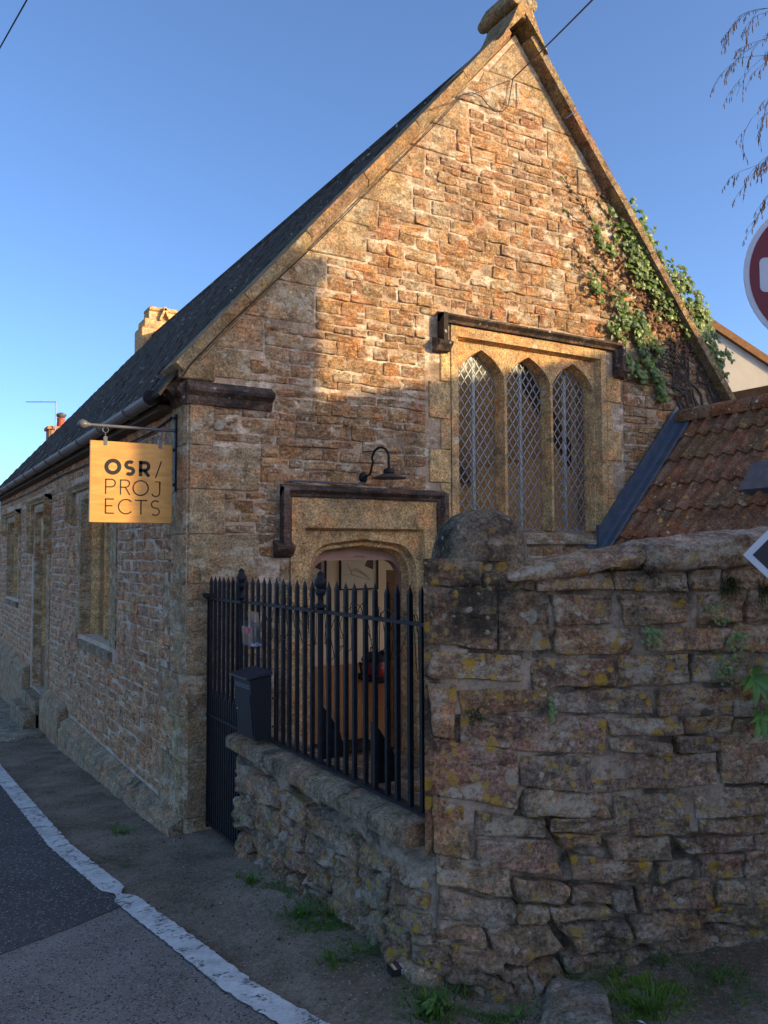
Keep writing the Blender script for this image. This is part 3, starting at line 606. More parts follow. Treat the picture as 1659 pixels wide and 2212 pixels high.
# ------------------------------------------------------------------ three-light leaded window
win = MB(); R4 = lambda x0, x1, z0, z1: [(x0, z0), (x0, z1), (x1, z1), (x1, z0)]
win.ring(L3(R4(2.42, 4.15, 2.20, 3.90), -.016), L3(R4(2.345, 4.22, 2.20, 3.995), -.016), L3(R4(2.45, 4.12, 2.20, 3.875), .06), L3(R4(2.345, 4.22, 2.20, 3.995), .06)); wino = win.build('leaded_window', M['dress'], hall, label='three-light stone window with diamond leaded panes')
nos = [2.45, 3.0, 3.56, 4.12]
for i in range(3):
    a, b = nos[i], nos[i+1]; B = MB()
    B.ring(L3(hole(a+.014, b-.014, 2.2, 3.60, 3.83), .05), L3(around(a, b, 2.2, 3.88), .05), L3(hole(a+.05, b-.05, 2.2, 3.58, 3.80), .16), L3(around(a, b, 2.2, 3.88), .16))
    B.build('tracery_light', M['dress'], wino)
    B = MB(); c = (a+b)/2; x0, x1, z0, z1 = a+.05, b-.05, 2.2, 3.83; dw, dh = .084, .118; yg = .145
    sl = dh/dw
    for s in (1, -1):
        k = -60
        while k < 60:
            # line z = z0 + s*sl*(x-c) + k*dh
            pts = []
            for x in (x0, x1):
                z = z0+s*sl*(x-c)+k*dh; pts.append((x, z))
            (xa, za), (xb, zb) = pts
            def clip(xa, za, xb, zb):
                t0, t1 = 0., 1.; dz = zb-za
                for lo, hi in ((z0, z1),):
                    ta, tb = (lo-za)/dz, (hi-za)/dz
                    if ta > tb: ta, tb = tb, ta
                    t0, t1 = max(t0, ta), min(t1, tb)
                return (t0, t1) if t1-t0 > .02 else None
            r = clip(xa, za, xb, zb)
            if r:
                p = Vector((xa+(xb-xa)*r[0], yg, za+(zb-za)*r[0])); q = Vector((xa+(xb-xa)*r[1], yg, za+(zb-za)*r[1])); u = (q-p).normalized()
                B.obox((p+q)/2, u, (0, 1, 0), u.cross(Vector((0, 1, 0))), (q-p).length/2, .004, .0042)
            k += 1
    B.build('lead_lattice', M['came'], wino, fix=False)
    B = MB(); B.box(c-.015, c+.015, .175, .20, 2.2, 3.74); B.box(a+.05, b-.05, .176, .199, 2.2, 2.215); B.build('inner_glazing_bar', M['white'], wino)
    cnt = 0; rest = MB(); k = 0
    for iz in range(0, 28):
        for ix in range(-4, 5):
            cx_ = c+ix*dw/1.+(dw/2 if iz % 2 else 0); cz = z0+iz*dh/2
            if not (x0-dw*.2 < cx_ < x1+dw*.2 and cz < z1): continue
            ty, tx = rr(-.018, .018), rr(-.018, .018)
            P = []
            for (ux, uz) in ((-dw/2, 0), (0, -dh/2), (dw/2, 0), (0, dh/2)):
                px = min(max(cx_+ux*.97, x0-.005), x1+.005); pz = min(max(cz+uz*.97, z0), z1)
                P.append((px, yg+ux*tx+uz*ty, pz))
            cnt += 1
            BB = rest if cnt > 98 else MB()
            BB.prism(P, (0, .002, 0))
            if BB is not rest: BB.build('pane', M['glass'], wino, fix=False)
    if rest.v: rest.build('top_panes', M['glass'], wino, fix=False, kind='stuff')
B = MB(); B.prism([(2.28, -.05, 2.07), (2.28, -.045, 2.15), (2.28, .16, 2.205), (2.28, .16, 2.07)], (1.97, 0, 0), .7); B.build('window_sill', M['ashlar'], wino)
for sx in (0, 1):
    z = 2.2; k = sx
    while z < 3.74:
        h = min(rr(.26, .4), 3.75-z); w = (.10, .22)[k % 2] if sx == 0 else (.08, .20)[k % 2]
        q = [(2.335-w, z+.004), (2.338, z+.004), (2.338, z+h-.004), (2.335-w, z+h-.004)] if sx == 0 else [(4.228, z+.004), (4.225+w, z+.004), (4.225+w, z+h-.004), (4.228, z+h-.004)]
        B = MB(); stone(B, frG, q, .014, z*3+sx, 4, 4, .002, None, .04, .006, .002); B.build('jamb_stone', M['dress'], hall); z += h; k += 1

# ------------------------------------------------------------------ street side openings
def side_open(nm, y0, y1, z0, z1, lights, hy0, hy1, ht, hb, is_door=False):
    W_ = MB(); fr = lambda P, x: [Vector((x, y, z)) for y, z in P]
    W_.ring(fr(R4(y0, y1, z0, z1), -.014), fr(R4(y0-.26, y1+.12, z0, z1+.06), -.014), fr(R4(y0+.03, y1-.03, z0, z1-.03), .10), fr(R4(y0-.26, y1+.12, z0, z1+.06), .02)); w = W_.build(nm, M['ashlar'], hall)
    st = (y1-y0)/lights
    for i in range(lights):
        a, b = y0+st*i+.01, y0+st*(i+1)-.01; zt = z1-.03
        I = [(y, z) for y, z in hole(a+.03, b-.03, z0+(.6 if is_door else 0), zt-.3, zt-.06)]; O = around(a, b, z0+(.6 if is_door else 0), zt)
        I2 = [(y, z) for y, z in hole(a+.07, b-.07, z0+(.6 if is_door else 0), zt-.32, zt-.10)]
        B = MB(); B.ring(fr(I, .10), fr(O, .10), fr(I2, .20), fr(O, .20)); B.build('stone_light', M['dress'], w)
        if not is_door:
            B = MB(); B.box(.178, .182, a+.02, b-.02, z0, zt-.05); B.build('pane', M['glass'], w)
            B = MB(); B.box(.19, .215, (a+b)/2-.02, (a+b)/2+.02, z0, zt-.1); B.build('reflection_strip', M['white'], w)  # white strip standing in for light reflected in the glass
    B = MB(); B.prism([(-.03, y0-.1, z0-.14), (-.04, y0-.1, z0-.06), (.18, y0-.1, z0+.004), (.18, y0-.1, z0-.14)], (0, y1-y0+.12, 0), .6); B.build('window_sill', M['lowcope'], w)
    hood(nm+'_hood', hy0, hy1, ht, hb, hb, .10, .09, 's', .05, 'ashlar')
    return w
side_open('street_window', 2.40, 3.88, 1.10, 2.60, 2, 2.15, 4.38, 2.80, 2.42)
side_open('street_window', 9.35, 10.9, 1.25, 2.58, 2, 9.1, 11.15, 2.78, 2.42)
dw_ = side_open('street_door', 6.25, 7.40, .05, 2.62, 1, 5.98, 7.72, 2.83, 2.08, True)
B = MB(); B.box(.2, .25, 6.27, 7.38, .05, 2.5); B.build('door_boards', M['oak'], dw_)
B = MB(); B.box(.06, .10, 6.30, 7.35, 2.1, 2.55, .01); B.build('tablet', M['dress'], dw_)
for k, (xo, zt) in enumerate(((.30, -.12), (.16, .03))):
    B = MB(); B.box(-xo, .22, 6.05, 7.5, -.6, zt, .015); B.build('door_step', M['lowcope'], dw_)

# ------------------------------------------------------------------ gutter, chimney, cables
gx, gzz = -.195, 3.155
B = MB(); pts = [(math.cos(a)*.062, math.sin(a)*.062) for a in np.linspace(math.pi, 2*math.pi, 9)]
P = [Vector((gx+x, .28, gzz+z)) for x, z in pts]+[Vector((gx+x*.85, .28, gzz+z*.85)) for x, z in pts[::-1]]
B.prism(P, (0, LEN-.2, 0)); gut = B.build('gutter', M['gutter'], hall)
B = MB(); B.lathe([(.06, 0), (.06, .012)], (gx, .28, gzz), 12, (0, 1, 0)); B.build('gutter_end_cap', M['black'], gut)
for k in range(12):
    B = MB(); y = .9+k*1.0; B.tube([(gx+math.cos(a)*.068, y, gzz+math.sin(a)*.068) for a in np.linspace(math.pi, 2*math.pi, 9)]+[(-.02, y, gzz-.02)], .007, 5); B.build('gutter_bracket', M['gutter'], gut)
B = MB(); B.box(-.12, 0., .34, LEN, 3.07, 3.12); B.build('eaves_board', M['beam'], hall)
cy0 = LEN+.02
chm = MB(); chm.box(2.76, 3.74, cy0, cy0+.62, -.8, 7.03, .015, .3); chim = chm.build('chimney', M['chim'], hall)
B = MB(); B.prism([(2.76, cy0, 7.031), (3.74, cy0, 7.031), (3.70, cy0+.02, 7.05), (2.80, cy0+.02, 7.05)], (0, .6, 0), .8); B.box(2.83, 3.67, cy0+.02, cy0+.58, 7.05, 7.24, .012, .1); B.build('chimney_shoulder', M['chim'], chim)
B = MB(); B.prism([(2.935, cy0+.05, 7.241), (3.575, cy0+.05, 7.241), (3.555, cy0+.08, 7.44), (2.945, cy0+.08, 7.44)], (0, .46, 0), .1); B.box(2.93, 3.575, cy0+.04, cy0+.52, 7.441, 7.53, .02, .6); B.build('chimney_cap', M['chim'], chim)
B = MB(); c = 3.275
for s_ in (-1, 1): B.obox((c+s_*.055, cy0+.0, 7.36), Vector((s_*.40, 0, -.91)), (0, 1, 0), Vector((.91, 0, s_*.40)), .15, .045, .022, .5)
B.lathe([(.045, 0), (.045, .1)], (c, cy0-.045, 7.49), 10, (0, 1, 0), .5); B.build('chimney_gablet', M['chim'], chim)
for p, (a, b) in enumerate((((0, 0), (0, 0)),)): pass
cable = MB()
pts = [gab(x, y, -.17) for x, y in ((1252, 10), (1200, 70), (1130, 140))]; far_ = CAM+ray(1275, -20)*2.2
w0 = gab(1100, 178, -.03); far = Vector((9.0, -7.5, 9.2))
path = []
B = MB(); Q0, Q1 = gab(1108, 170, -.04), CAM+ray(1265, 0)*5.2
dirw = (Q1-Q0); path = [Q0+dirw*t-Z*.05*math.sin(min(1, t/3)*math.pi) for t in np.linspace(0, 3., 24)]
B.tube(path, .006, 5); tag(B.build('overhead_cable', M['black'], None, True), 'thin black overhead wire running from the gable peak into the sky', 'cable')
B = MB(); P = [gab(x, y, -.045) for x, y in ((1108, 170), (1102, 205), (1098, 228), (1085, 241), (1068, 239), (1052, 225), (1040, 208), (1020, 200), (1000, 203), (960, 250), (815, 395), (690, 520), (560, 640), (480, 715), (410, 790), (395, 812))]
B.tube(P, .0048, 5); tag(B.build('wall_cable', M['black'], None, True), 'thin black cable looping below the gable peak and down beside the coping', 'cable')
B = MB(); P = [Vector((-.035, side(x, y).y, side(x, y).z)) for x, y in ((352, 900), (340, 925), (300, 945), (240, 985), (190, 1005), (120, 1035), (60, 1062), (5, 1090))]
P = [Vector((-.03, .3, 3.02)), Vector((-.03, .8, 2.98)), Vector((-.03, 1.6, 2.98)), Vector((-.03, 3, 2.96)), Vector((-.03, 5, 2.99)), Vector((-.03, 8, 2.96)), Vector((-.03, 12, 2.98))]
B.tube(P, .009, 5); tag(B.build('wall_cable', M['black'], None, True), 'dark cable strung along the street wall beneath the gutter', 'cable')

B = MB(); p, q = CAM+ray(0, 103)*9, CAM+ray(58, 0)*8; B.tube([p+(q-p)*t for t in (-4, 0, 1, 5)], .008, 5); tag(B.build('overhead_cable', M['black'], None, True), 'dark overhead wire crossing the sky high above the lane', 'cable')
# ------------------------------------------------------------------ boundary walls: path of the outer face, street run then round the corner
c15 = Vector((.963, -.27, 0)).normalized()
Cn = Vector((.12, -2.926, 0)); RF = .16
_pts = []
y_start = -.70
ang = math.acos(Vector((0, -1, 0)).dot(c15)); tl_ = RF*math.tan(ang/2)
A1 = Cn+Vector((0, tl_, 0)); B1 = Cn+c15*tl_; Oc = A1+Vector((RF, 0, 0))
SA = (-y_start)+0  # not used
len1 = abs(A1.y-y_start); arc = RF*ang
def wall_base(s):
    if s <= len1: return Vector((.12, y_start-s, 0)), Vector((-1, 0, 0))
    if s <= len1+arc:
        a = (s-len1)/RF; n = Vector((-math.cos(a), -math.sin(a), 0)); return Oc+n*RF, n
    n = Vector((-math.cos(ang), -math.sin(ang), 0)); return B1+c15*(s-len1-arc), n
S_COR = len1+arc/2
def bulge(s, v):
    u = s-S_COR
    b = .14*math.exp(-((u-.28)/.27)**2)*(1-sst(.12, .62, v))
    b += .022*(1-sst(.1, .5, v))*sst(.4, 1., s)+.03*(1-sst(.2, 1.4, v))*sst(0, .3, u)
    return b
def frW(s, v, n):
    p, nn = wall_base(s); return p+nn*(n+bulge(s, v))+Z*v
gs = np.linspace(-.05, 5.6, 760); gv = np.linspace(-.05, 2.25, 330)
PX = np.zeros((len(gs), len(gv), 2))
for i, s in enumerate(gs):
    for j, v in enumerate(gv):
        x, y, d = proj(frW(float(s), float(v), .02)); PX[i, j] = (x, y)
facing = [ (CAM-wall_base(float(s))[0]).dot(wall_base(float(s))[1]) > 0 for s in gs]
PX[~np.array(facing)] = 1e6
def inv(x, y):
    d = (PX[:, :, 0]-x)**2+(PX[:, :, 1]-y)**2; k = int(d.argmin()); i, j = divmod(k, len(gv)); return float(gs[i]), float(gv[j])
def top_v(s): return .74 if s < len1 else 1.9
bw = thing('boundary_wall', 'tall rough boundary wall of brown stone with dome-capped end pier', 'wall')
lw = thing('low_wall', 'low rubble wall carrying the black railing beside the gate', 'wall')
# backing
def back(B, s0, s1, v0, vt, n=-.007, th=.30):
    NS, m = 150, 60; ss = [s0+(s1-s0)*i/NS for i in range(NS+1)]; vs = []
    for s in ss:
        t = vt(s)
        for k in range(m):
            v = v0+(t-v0)*k/(m-1); deep = sst(.06, .20, nz(s*3.1+4, v*5.5, 1.7))*.06*(1-.6*sst(1.2, 1.6, v)); vs.append(frW(s, v, n+.010*nz(s*8, v*8, 2)+.006*nz(s*23, v*23, 2)-deep))
        p, nn = wall_base(s); vs += [p-nn*th+Z*t, p-nn*th+Z*v0]
    q = m+2; B.add(vs, [(i*q+k, (i+1)*q+k, (i+1)*q+k+1, i*q+k+1) for i in range(NS) for k in range(q-1)]+[tuple(range(q)), tuple(NS*q+k for k in range(q))[::-1]])
B = MB(); back(B, 0., len1+.14, -.1, lambda s: .735); lwb = B.build('wall_core', M['nearmortar'], lw, True)
sP0 = len1+arc*.5
B = MB(); back(B, len1+.02, 5.2, -.1, lambda s: .75 if s < len1+arc*.75 else 1.80+.062*(s-S_COR)); bwb = B.build('wall_core', M['nearmortar'], bw, True)
R7 = (1650, 1950, .8284); R8 = (1650, 2850, .8284); R5 = (800, 2850, .7233)
T7 = [[25,325,310,325,310,430,25,430],[318,375,556,372,560,458,318,442],[25,440,380,445,380,730,30,705],[388,455,620,465,630,735,388,735],[568,380,930,365,930,452,572,455],[940,362,1290,350,1300,455,940,462],
 [640,475,930,470,925,610,650,620],[960,480,1290,470,1285,605,990,625],[1310,360,1440,350,1440,455,1310,455],[1330,475,1565,465,1545,605,1335,612],[1460,340,1700,330,1700,440,1460,450],[1580,455,1720,450,1720,600,1560,605],[665,635,1040,630,1010,755,650,755],[1060,632,1500,625,1440,735,1090,745],
 [1510,620,1720,610,1720,745,1460,745],[35,745,495,765,500,885,35,865],[535,770,940,768,945,910,545,920],[962,765,1285,758,1290,905,965,915],[1305,755,1640,755,1660,895,1308,895],[35,885,175,905,180,1160,50,1145],[200,925,615,930,615,1035,205,1045],[650,935,1115,915,1120,1045,655,1035],[1150,922,1500,912,1500,1050,1150,1052],[1515,905,1720,900,1720,1050,1515,1055],
 [205,1062,895,1060,880,1235,210,1200],[905,1065,1265,1062,1262,1142,915,1148],[1283,1062,1500,1060,1495,1138,1285,1135],[1512,1065,1720,1060,1720,1265,1510,1262]]
T8 = [[50,70,470,140,470,415,60,335],[490,158,815,160,818,325,495,305],[912,70,1215,95,1212,160,925,135],[1235,70,1445,62,1445,125,1250,150],[828,180,1425,145,1420,295,835,335],[1455,60,1720,40,1720,290,1450,292],[505,318,895,335,925,450,510,445],[930,355,1310,315,1265,460,935,468],[1325,325,1720,300,1720,425,1325,462],
 [60,340,232,405,248,655,75,605],[270,425,615,470,615,555,275,548],[275,560,645,568,705,745,285,672],[640,462,1000,455,1000,522,645,525],[1015,472,1300,445,1300,535,1020,538],[652,535,872,545,875,608,690,600],[882,545,1220,545,1218,650,935,655],[1335,465,1720,440,1720,520,1340,525],[1235,555,1600,525,1600,610,1290,625],[1610,530,1720,520,1720,600,1610,612],
 [735,630,1120,665,1100,775,735,752],[1135,668,1345,655,1345,748,1140,760],[1352,640,1560,628,1545,738,1355,745],[1568,622,1720,605,1720,728,1560,730],[70,620,445,665,460,840,85,765],[465,755,715,780,680,865,470,860],[735,785,925,775,930,870,735,872],[940,790,1045,780,1045,890,945,895],[1055,782,1405,755,1400,888,1055,898],[1415,752,1720,735,1720,848,1415,865],
 [85,785,465,860,485,965,95,945],[490,875,640,885,610,965,492,972],[630,882,925,882,915,945,650,950],[1030,905,1330,895,1330,1000,1035,1058],[1345,878,1720,855,1720,950,1350,958],[55,955,315,980,330,1060,65,1045],[325,972,640,965,700,1095,415,1150],[640,958,1020,955,1015,1010,700,1025],[735,1028,1035,1015,1040,1098,765,1110],[690,1108,1105,1092,1100,1178,700,1185],[1105,1065,1720,965,1720,1050,1130,1135],
 [25,1030,155,1052,165,1210,35,1190],[160,1060,425,1085,415,1205,168,1158],[125,1135,405,1225,395,1300,125,1250],[395,1170,515,1168,515,1258,390,1228],[520,1165,695,1140,695,1240,520,1258],[120,1262,300,1300,300,1360,120,1350],[300,1280,575,1285,590,1350,305,1370],[1130,1145,1365,1100,1360,1180,1135,1200],[1370,1082,1525,1062,1520,1130,1375,1150],[1540,1065,1720,1045,1720,1115,1545,1130],
 [-20,960,50,980,50,1040,-20,1020],[-25,1180,120,1220,120,1330,-25,1280]]
T5 = [[168,215,270,270,270,400,165,370],[275,270,400,350,400,475,275,412],[405,352,550,445,550,565,405,492],[557,455,702,560,702,685,557,595],[708,565,828,635,832,745,710,695],[835,640,1005,745,1000,835,837,752],[1010,748,1235,850,1235,905,1010,842],
 [165,400,270,428,270,585,165,562],[275,428,400,500,400,625,275,585],[405,508,545,592,542,705,405,635],[550,608,702,702,702,795,550,715],[706,708,832,770,832,868,706,802],[836,768,1005,862,975,975,837,872],[1008,858,1235,930,1232,1015,1000,965],
 [163,592,266,618,266,705,163,695],[270,616,402,680,402,765,272,712],[405,655,542,720,542,825,405,772],[548,735,652,792,652,925,545,862],[656,798,862,898,872,1112,652,1012],[868,895,985,975,975,1045,872,1000],[978,970,1245,1040,1235,1155,985,1045],
 [155,690,232,722,232,805,155,772],[236,728,342,790,342,875,240,812],[345,780,442,832,442,925,345,872],[445,830,541,882,541,965,445,912],[545,880,652,930,652,1045,542,992],[872,1018,962,1050,1002,1185,872,1135],[968,1050,1105,1130,1112,1245,980,1185],[1115,1140,1235,1160,1225,1245,1118,1225],
 [872,1140,992,1200,992,1265,880,1212],[1000,1200,1122,1250,1112,1335,1010,1285],[1120,1240,1335,1210,1325,1335,1130,1335],[1060,1330,1235,1360,1235,1425,1070,1375],[655,1050,760,1080,770,1140,655,1090],[765,1085,868,1120,868,1190,775,1150],[345,930,440,965,440,1010,350,970],[445,970,540,1005,545,1060,450,1020]]
def traced(lst, R, wallp):
    for k, q in enumerate(lst):
        P = [inv((R[0]+q[i]*R[2])/1.8228, (R[1]+q[i+1]*R[2])/1.8228) for i in (0, 2, 4, 6)]   # TL TR BR BL
        cx_ = sum(p[0] for p in P)/4; cy_ = sum(p[1] for p in P)/4
        sh = 1.0
        P = [(cx_+(p[0]-cx_)*sh, cy_+(p[1]-cy_)*sh) for p in P]
        Q = [P[3], P[2], P[1], P[0]]
        par = lw if cx_ < len1-.02 and cy_ < .76 else bw
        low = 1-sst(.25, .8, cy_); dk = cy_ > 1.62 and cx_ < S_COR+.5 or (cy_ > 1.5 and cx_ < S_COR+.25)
        wd = abs(Q[1][0]-Q[0][0]); ht = abs(Q[3][1]-Q[0][1])
        B = MB(); stone(B, frW, Q, rr(.004, .015)+.012*low, k*2.3+R[0]*.01+cy_*5, max(8, int(wd/.014)), max(6, int(ht/.013)), .010+.008*low, None, .12, .005+.007*low, .014+.010*low)
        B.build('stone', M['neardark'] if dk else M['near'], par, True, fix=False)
traced(T7, R7, bw); traced(T8, R8, bw); traced(T5, R5, lw)
random.seed(77)
ss_ = .12
while ss_ < S_COR+1.9:                     # footing stones half buried along the wall base
    w = rr(.07, .17); c_ = frW(ss_+w/2, .2, 0); g0 = gz(c_.x, c_.y)-.04; h = rr(.06, .12)
    B = MB(); stone(B, frW, [(ss_, g0-.03), (ss_+w, g0-.03+rr(-.02, .02)), (ss_+w-.01, g0+h), (ss_+.008, g0+h+rr(-.02, .03))], rr(.015, .045), ss_*9, 8, 7, .018, None, .1, .018, .02); B.build('stone', M['near'], lw if ss_ < len1 else bw, True, fix=False); ss_ += w+rr(-.01, .02)
# coping stones on the tall wall (two big worn blocks, plus the one past the frame)
for k, (s0, s1, za, zb, zc, zd) in enumerate(((S_COR+.36, S_COR+1.03, 1.84, 1.91, 2.00, 1.90), (S_COR+1.045, S_COR+1.85, 1.885, 1.93, 2.085, 2.015), (S_COR+1.86, S_COR+2.9, 1.93, 1.98, 2.13, 2.09))):
    def frC(u, v, n): return frW(u, v, n)
    B = MB(); nu, nv = 24, 9; vs = []
    for i in range(nu+1):
        a = i/nu; s = s0+(s1-s0)*a; lo = za+(zb-za)*a; hi = zd+(zc-zd)*a
        endr = min(a, 1-a)*(s1-s0)
        e = 1-max(0, 1-endr/.05)**2*.35
        cs = [(.02, lo), (.05, lo+(hi-lo)*.12), (.062, lo+(hi-lo)*.45), (.05, lo+(hi-lo)*.82), (.01, hi), (-.10, hi+.025), (-.22, hi+.01), (-.33, hi-.02), (-.33, lo)]
        for (n_, v) in cs:
            w = .022*nz(s*6+k*5, v*9, n_*6)+.012*nz(s*19, v*19, n_*12)
            vs.append(frW(s, (lo+hi)/2+(v-(lo+hi)/2)*e+w, n_*(1 if n_ < 0 else e)+w))
    m = len(cs); B.add(vs, [(i*m+j, (i+1)*m+j, (i+1)*m+(j+1) % m, i*m+(j+1) % m) for i in range(nu) for j in range(m)]+[tuple(range(m))[::-1], tuple(nu*m+j for j in range(m))], .3+.2*k)
    B.build('coping_stone', M['near'], bw, True)
# pier: dressed top and domed cap
pc = Cn+c15*.345+Vector((.27, .963, 0))*.20; py = Vector((.27, .963, 0)).normalized()
B = MB(); nseg, nr = 32, 12; vs = []
for j in range(nr+1):
    t = j/nr
    if j == 0: r, h = 1.04, 0
    elif j == 1: r, h = 1.03, .04
    else:
        a = (j-1)/(nr-1)*math.pi/2; r, h = .985*math.cos(a)**.75, .045+.19*math.sin(a)
    for i in range(nseg):
        th = 2*math.pi*i/nseg; e = .72 if j < 2 else .62+.38*t
        cx_, sy_ = math.cos(th), math.sin(th); cu = math.copysign(abs(cx_)**e, cx_); su_ = math.copysign(abs(sy_)**e, sy_)
        p = pc+c15*(cu*.205*r)+py*(su_*.19*r)+Z*(1.945+h)
        w = .012*nz(p.x*9, p.y*9, p.z*9)+.006*nz(p.x*25, p.y*25, p.z*25); vs.append(p+(p-pc-Z*1.95).normalized()*w)
B.add(vs, [(j*nseg+i, j*nseg+(i+1) % nseg, (j+1)*nseg+(i+1) % nseg, (j+1)*nseg+i) for j in range(nr) for i in range(nseg)]+[tuple(range(nseg))[::-1]]); B.build('domed_cap', M['neardark'], bw, True)
dL = Vector((.60, .80, 0)); P0 = Vector((.135, -2.915, .70)); B = MB(); B.prism([P0, P0+c15*.52, P0+c15*.52+py*.36, P0+dL*.36], (0, 0, 1.255), .3); B.build('pier_core', M['neardark'], bw)
# rounded copings on the low wall
ends = [-.02, .62, 1.25, 1.85, len1+.06]
for k, (a, b) in enumerate(zip(ends, ends[1:])):
    B = MB(); cs = [(.035, .725), (.058, .735), (.062, .79), (.048, .808), (-.02, .825), (-.10, .832), (-.20, .83), (-.30, .80), (-.32, .73)]; nu = 14; vs = []; m = len(cs)
    for i in range(nu+1):
        s = a+.004+(b-a-.008)*i/nu
        for n_, v in cs:
            w = .004*nz(s*5, v*10, n_*5+k)+.002*nz(s*30, v*30, n_*30); vs.append(Vector((.12-n_-w, y_start-s, v-.035*0+w)))
    B.add(vs, [(i*m+j, (i+1)*m+j, (i+1)*m+(j+1) % m, i*m+(j+1) % m) for i in range(nu) for j in range(m)]+[tuple(range(m))[::-1], tuple(nu*m+j for j in range(m))], random.random()); B.build('coping_stone', M['lowcope'], lw, True)
B = MB(); B.box(.3, WD, -3.2, -.03, -.3, .185); B.build('courtyard', M['flag'], None, False, 'structure')

# ------------------------------------------------------------------ iron gate and railing
def bar(B, x, y, z0, z1, r=.0105, tip=.045):
    B.add([(x+a*r, y+b*r, z) for z in (z0, z1-tip) for a, b in ((-1, -1), (1, -1), (1, 1), (-1, 1))]+[(x, y, z1)], [(3, 2, 1, 0)]+[(i, (i+1) % 4, 4+(i+1) % 4, 4+i) for i in range(4)]+[(4+i, 4+(i+1) % 4, 8) for i in range(4)])
XR = .205
gate = thing('iron_gate', 'narrow black iron gate with pointed bars hung at the building corner', 'gate')
gy = [gab(450, 1250).y-.06-.088*k for k in range(7)]
GX = .17
for k, y in enumerate(gy):
    B = MB(); bar(B, GX, y, .05, 1.832, .0105); B.build('bar', M['black'], gate)
    B = MB(); bar(B, GX, y-.044, .05, 1.02, .0105); B.build('short_bar', M['black'], gate)
for z, h in ((1.664, .008), (.835, .010), (.07, .012)):
    B = MB(); B.box(GX-.02, GX+.02, -.69, -.01, z-h, z+h); B.build('rail', M['black'], gate)
B = MB(); B.box(GX-.016, GX+.016, -.035, -.005, .03, 1.70); B.build('hinge_post', M['black'], gate)
B = MB(); B.box(GX-.05, GX+.035, -.06, .03, 1.668, 1.70, .004); B.build('hinge_bracket', M['black'], gate)
rail = thing('iron_railing', 'black iron railing with pointed bars on the low stone wall', 'railing')
tips = [407, 443, 478, 514, 549, 585, 625, 668, 712, 755, 800, 897, 945, 995, 1050, 1110, 1172, 1240, 1305, 1380, 1450]
for k, zx in enumerate(tips):
    px = (700+zx*.663)/1.8228; y = side(px, 1258, XR).y
    B = MB(); bar(B, XR+rr(-.004, .004), y+rr(-.003, .003), .80, 1.835+rr(-.003, .003), .0105); B.build('bar', M['black'], rail)
for z, h, w in ((1.664, .008, .02), (.842, .007, .022)):
    B = MB(); B.box(XR-w, XR+w, -2.88, -.735 if z > 1 else -.78, z-h, z+h); B.build('rail', M['black'], rail)
for zx, zt in ((378, 1.885), (848, 1.875)):
    px = (700+zx*.663)/1.8228; y = side(px, 1240, XR).y
    B = MB(); B.tube([(XR, y, .70), (XR, y, 1.69)], .0165, 8); st = B.build('post', M['black'], rail)
    B = MB(); B.lathe([(.016, 0), (.03, .012), (.03, .022), (.017, .035), (.017, .075), (.026, .085), (.03, .10), (.022, .115), (.034, .135), (.036, .155), (.024, .175), (.018, .19), (.02, .20), (.004, .215)], (XR, y, 1.672), 12); B.build('finial', M['black'], st, True)
for y in (side((700+848*.663)/1.8228, 1240, XR).y, -2.35):
    B = MB(); B.prism([(XR+.0, y, .86), (XR+.16, y, .86), (XR+.12, y, 1.0), (XR+.04, y, 1.12), (XR, y, 1.16)], (0, .02, 0)); B.build('back_stay', M['black'], rail)
# wire lights wound along the top rail
B = MB(); bulbs = MB(); random.seed(21)
for strand in range(3):
    P = []; y = -.9 if strand else -1.2
    while y > -2.86:
        drop = 0 if random.random() < .6 else rr(.05, .30)
        P.append(Vector((XR+rr(-.03, .03), y, 1.675+rr(-.02, .045)-drop))); y -= rr(.03, .075)
        if random.random() < .5: bulbs.lathe([(.002, 0), (.0035, .004), (.0032, .012), (.001, .015)], P[-1]+Vector((rr(-.01, .01), 0, rr(-.01, .01))), 6)
    cr = []
    for i in range(len(P)-1):
        for t in (0, .34, .67):
            p0, p1, p2, p3 = P[max(i-1, 0)], P[i], P[i+1], P[min(i+2, len(P)-1)]
            cr.append(.5*((2*p1)+(p2-p0)*t+(2*p0-5*p1+4*p2-p3)*t*t+(3*p1-p0-3*p2+p3)*t**3))
    B.tube(cr, .0022, 4)
fl = B.build('string_lights', M['black'], None, True, fix=False); tag(fl, 'dark wire of unlit string lights tangled along the railing', 'string lights'); bulbs.build('bulb', M['lampglass'], fl, True, 'stuff')

# ------------------------------------------------------------------ post box on the railing
pb = thing('post_box', 'black metal post box with sloping lid fixed to the railing', 'post box')
y0, y1 = -.875, -1.155; xb, xt, xl = .178, .04, .075; zb, zt = .857, 1.225
B = MB(); B.prism([(xb, y0, zb), (xl, y0, zb), (xt, y0, zt-.005), (xb, y0, zt+.015)], (0, y1-y0, 0)); M['boxpaint'] = plain('box_paint', (.014, .015, .019), .5, .4, 0, .2, 40, .1); B.build('box_body', M['boxpaint'], pb)
M['lidpaint'] = plain('lid_paint', (.03, .032, .042), .38, .5, 0, .15, 40, .08)
B = MB(); B.prism([(xb+.004, y0+.012, zt+.022), (xt-.026, y0+.012, zt), (xt-.026, y0+.012, zt+.012), (xb+.004, y0+.012, zt+.045)], (0, y1-y0-.024, 0)); B.build('lid', M['lidpaint'], pb)
def fx(z): return xl+(xt-xl)*(z-zb)/(zt-zb)
fn = Vector((-(zt-zb), 0, -(xl-xt))).normalized(); ft = Vector((xt-xl, 0, zt-zb)).normalized()
def onf(y, z, o=.0): return Vector((fx(z), y, z))+fn*o
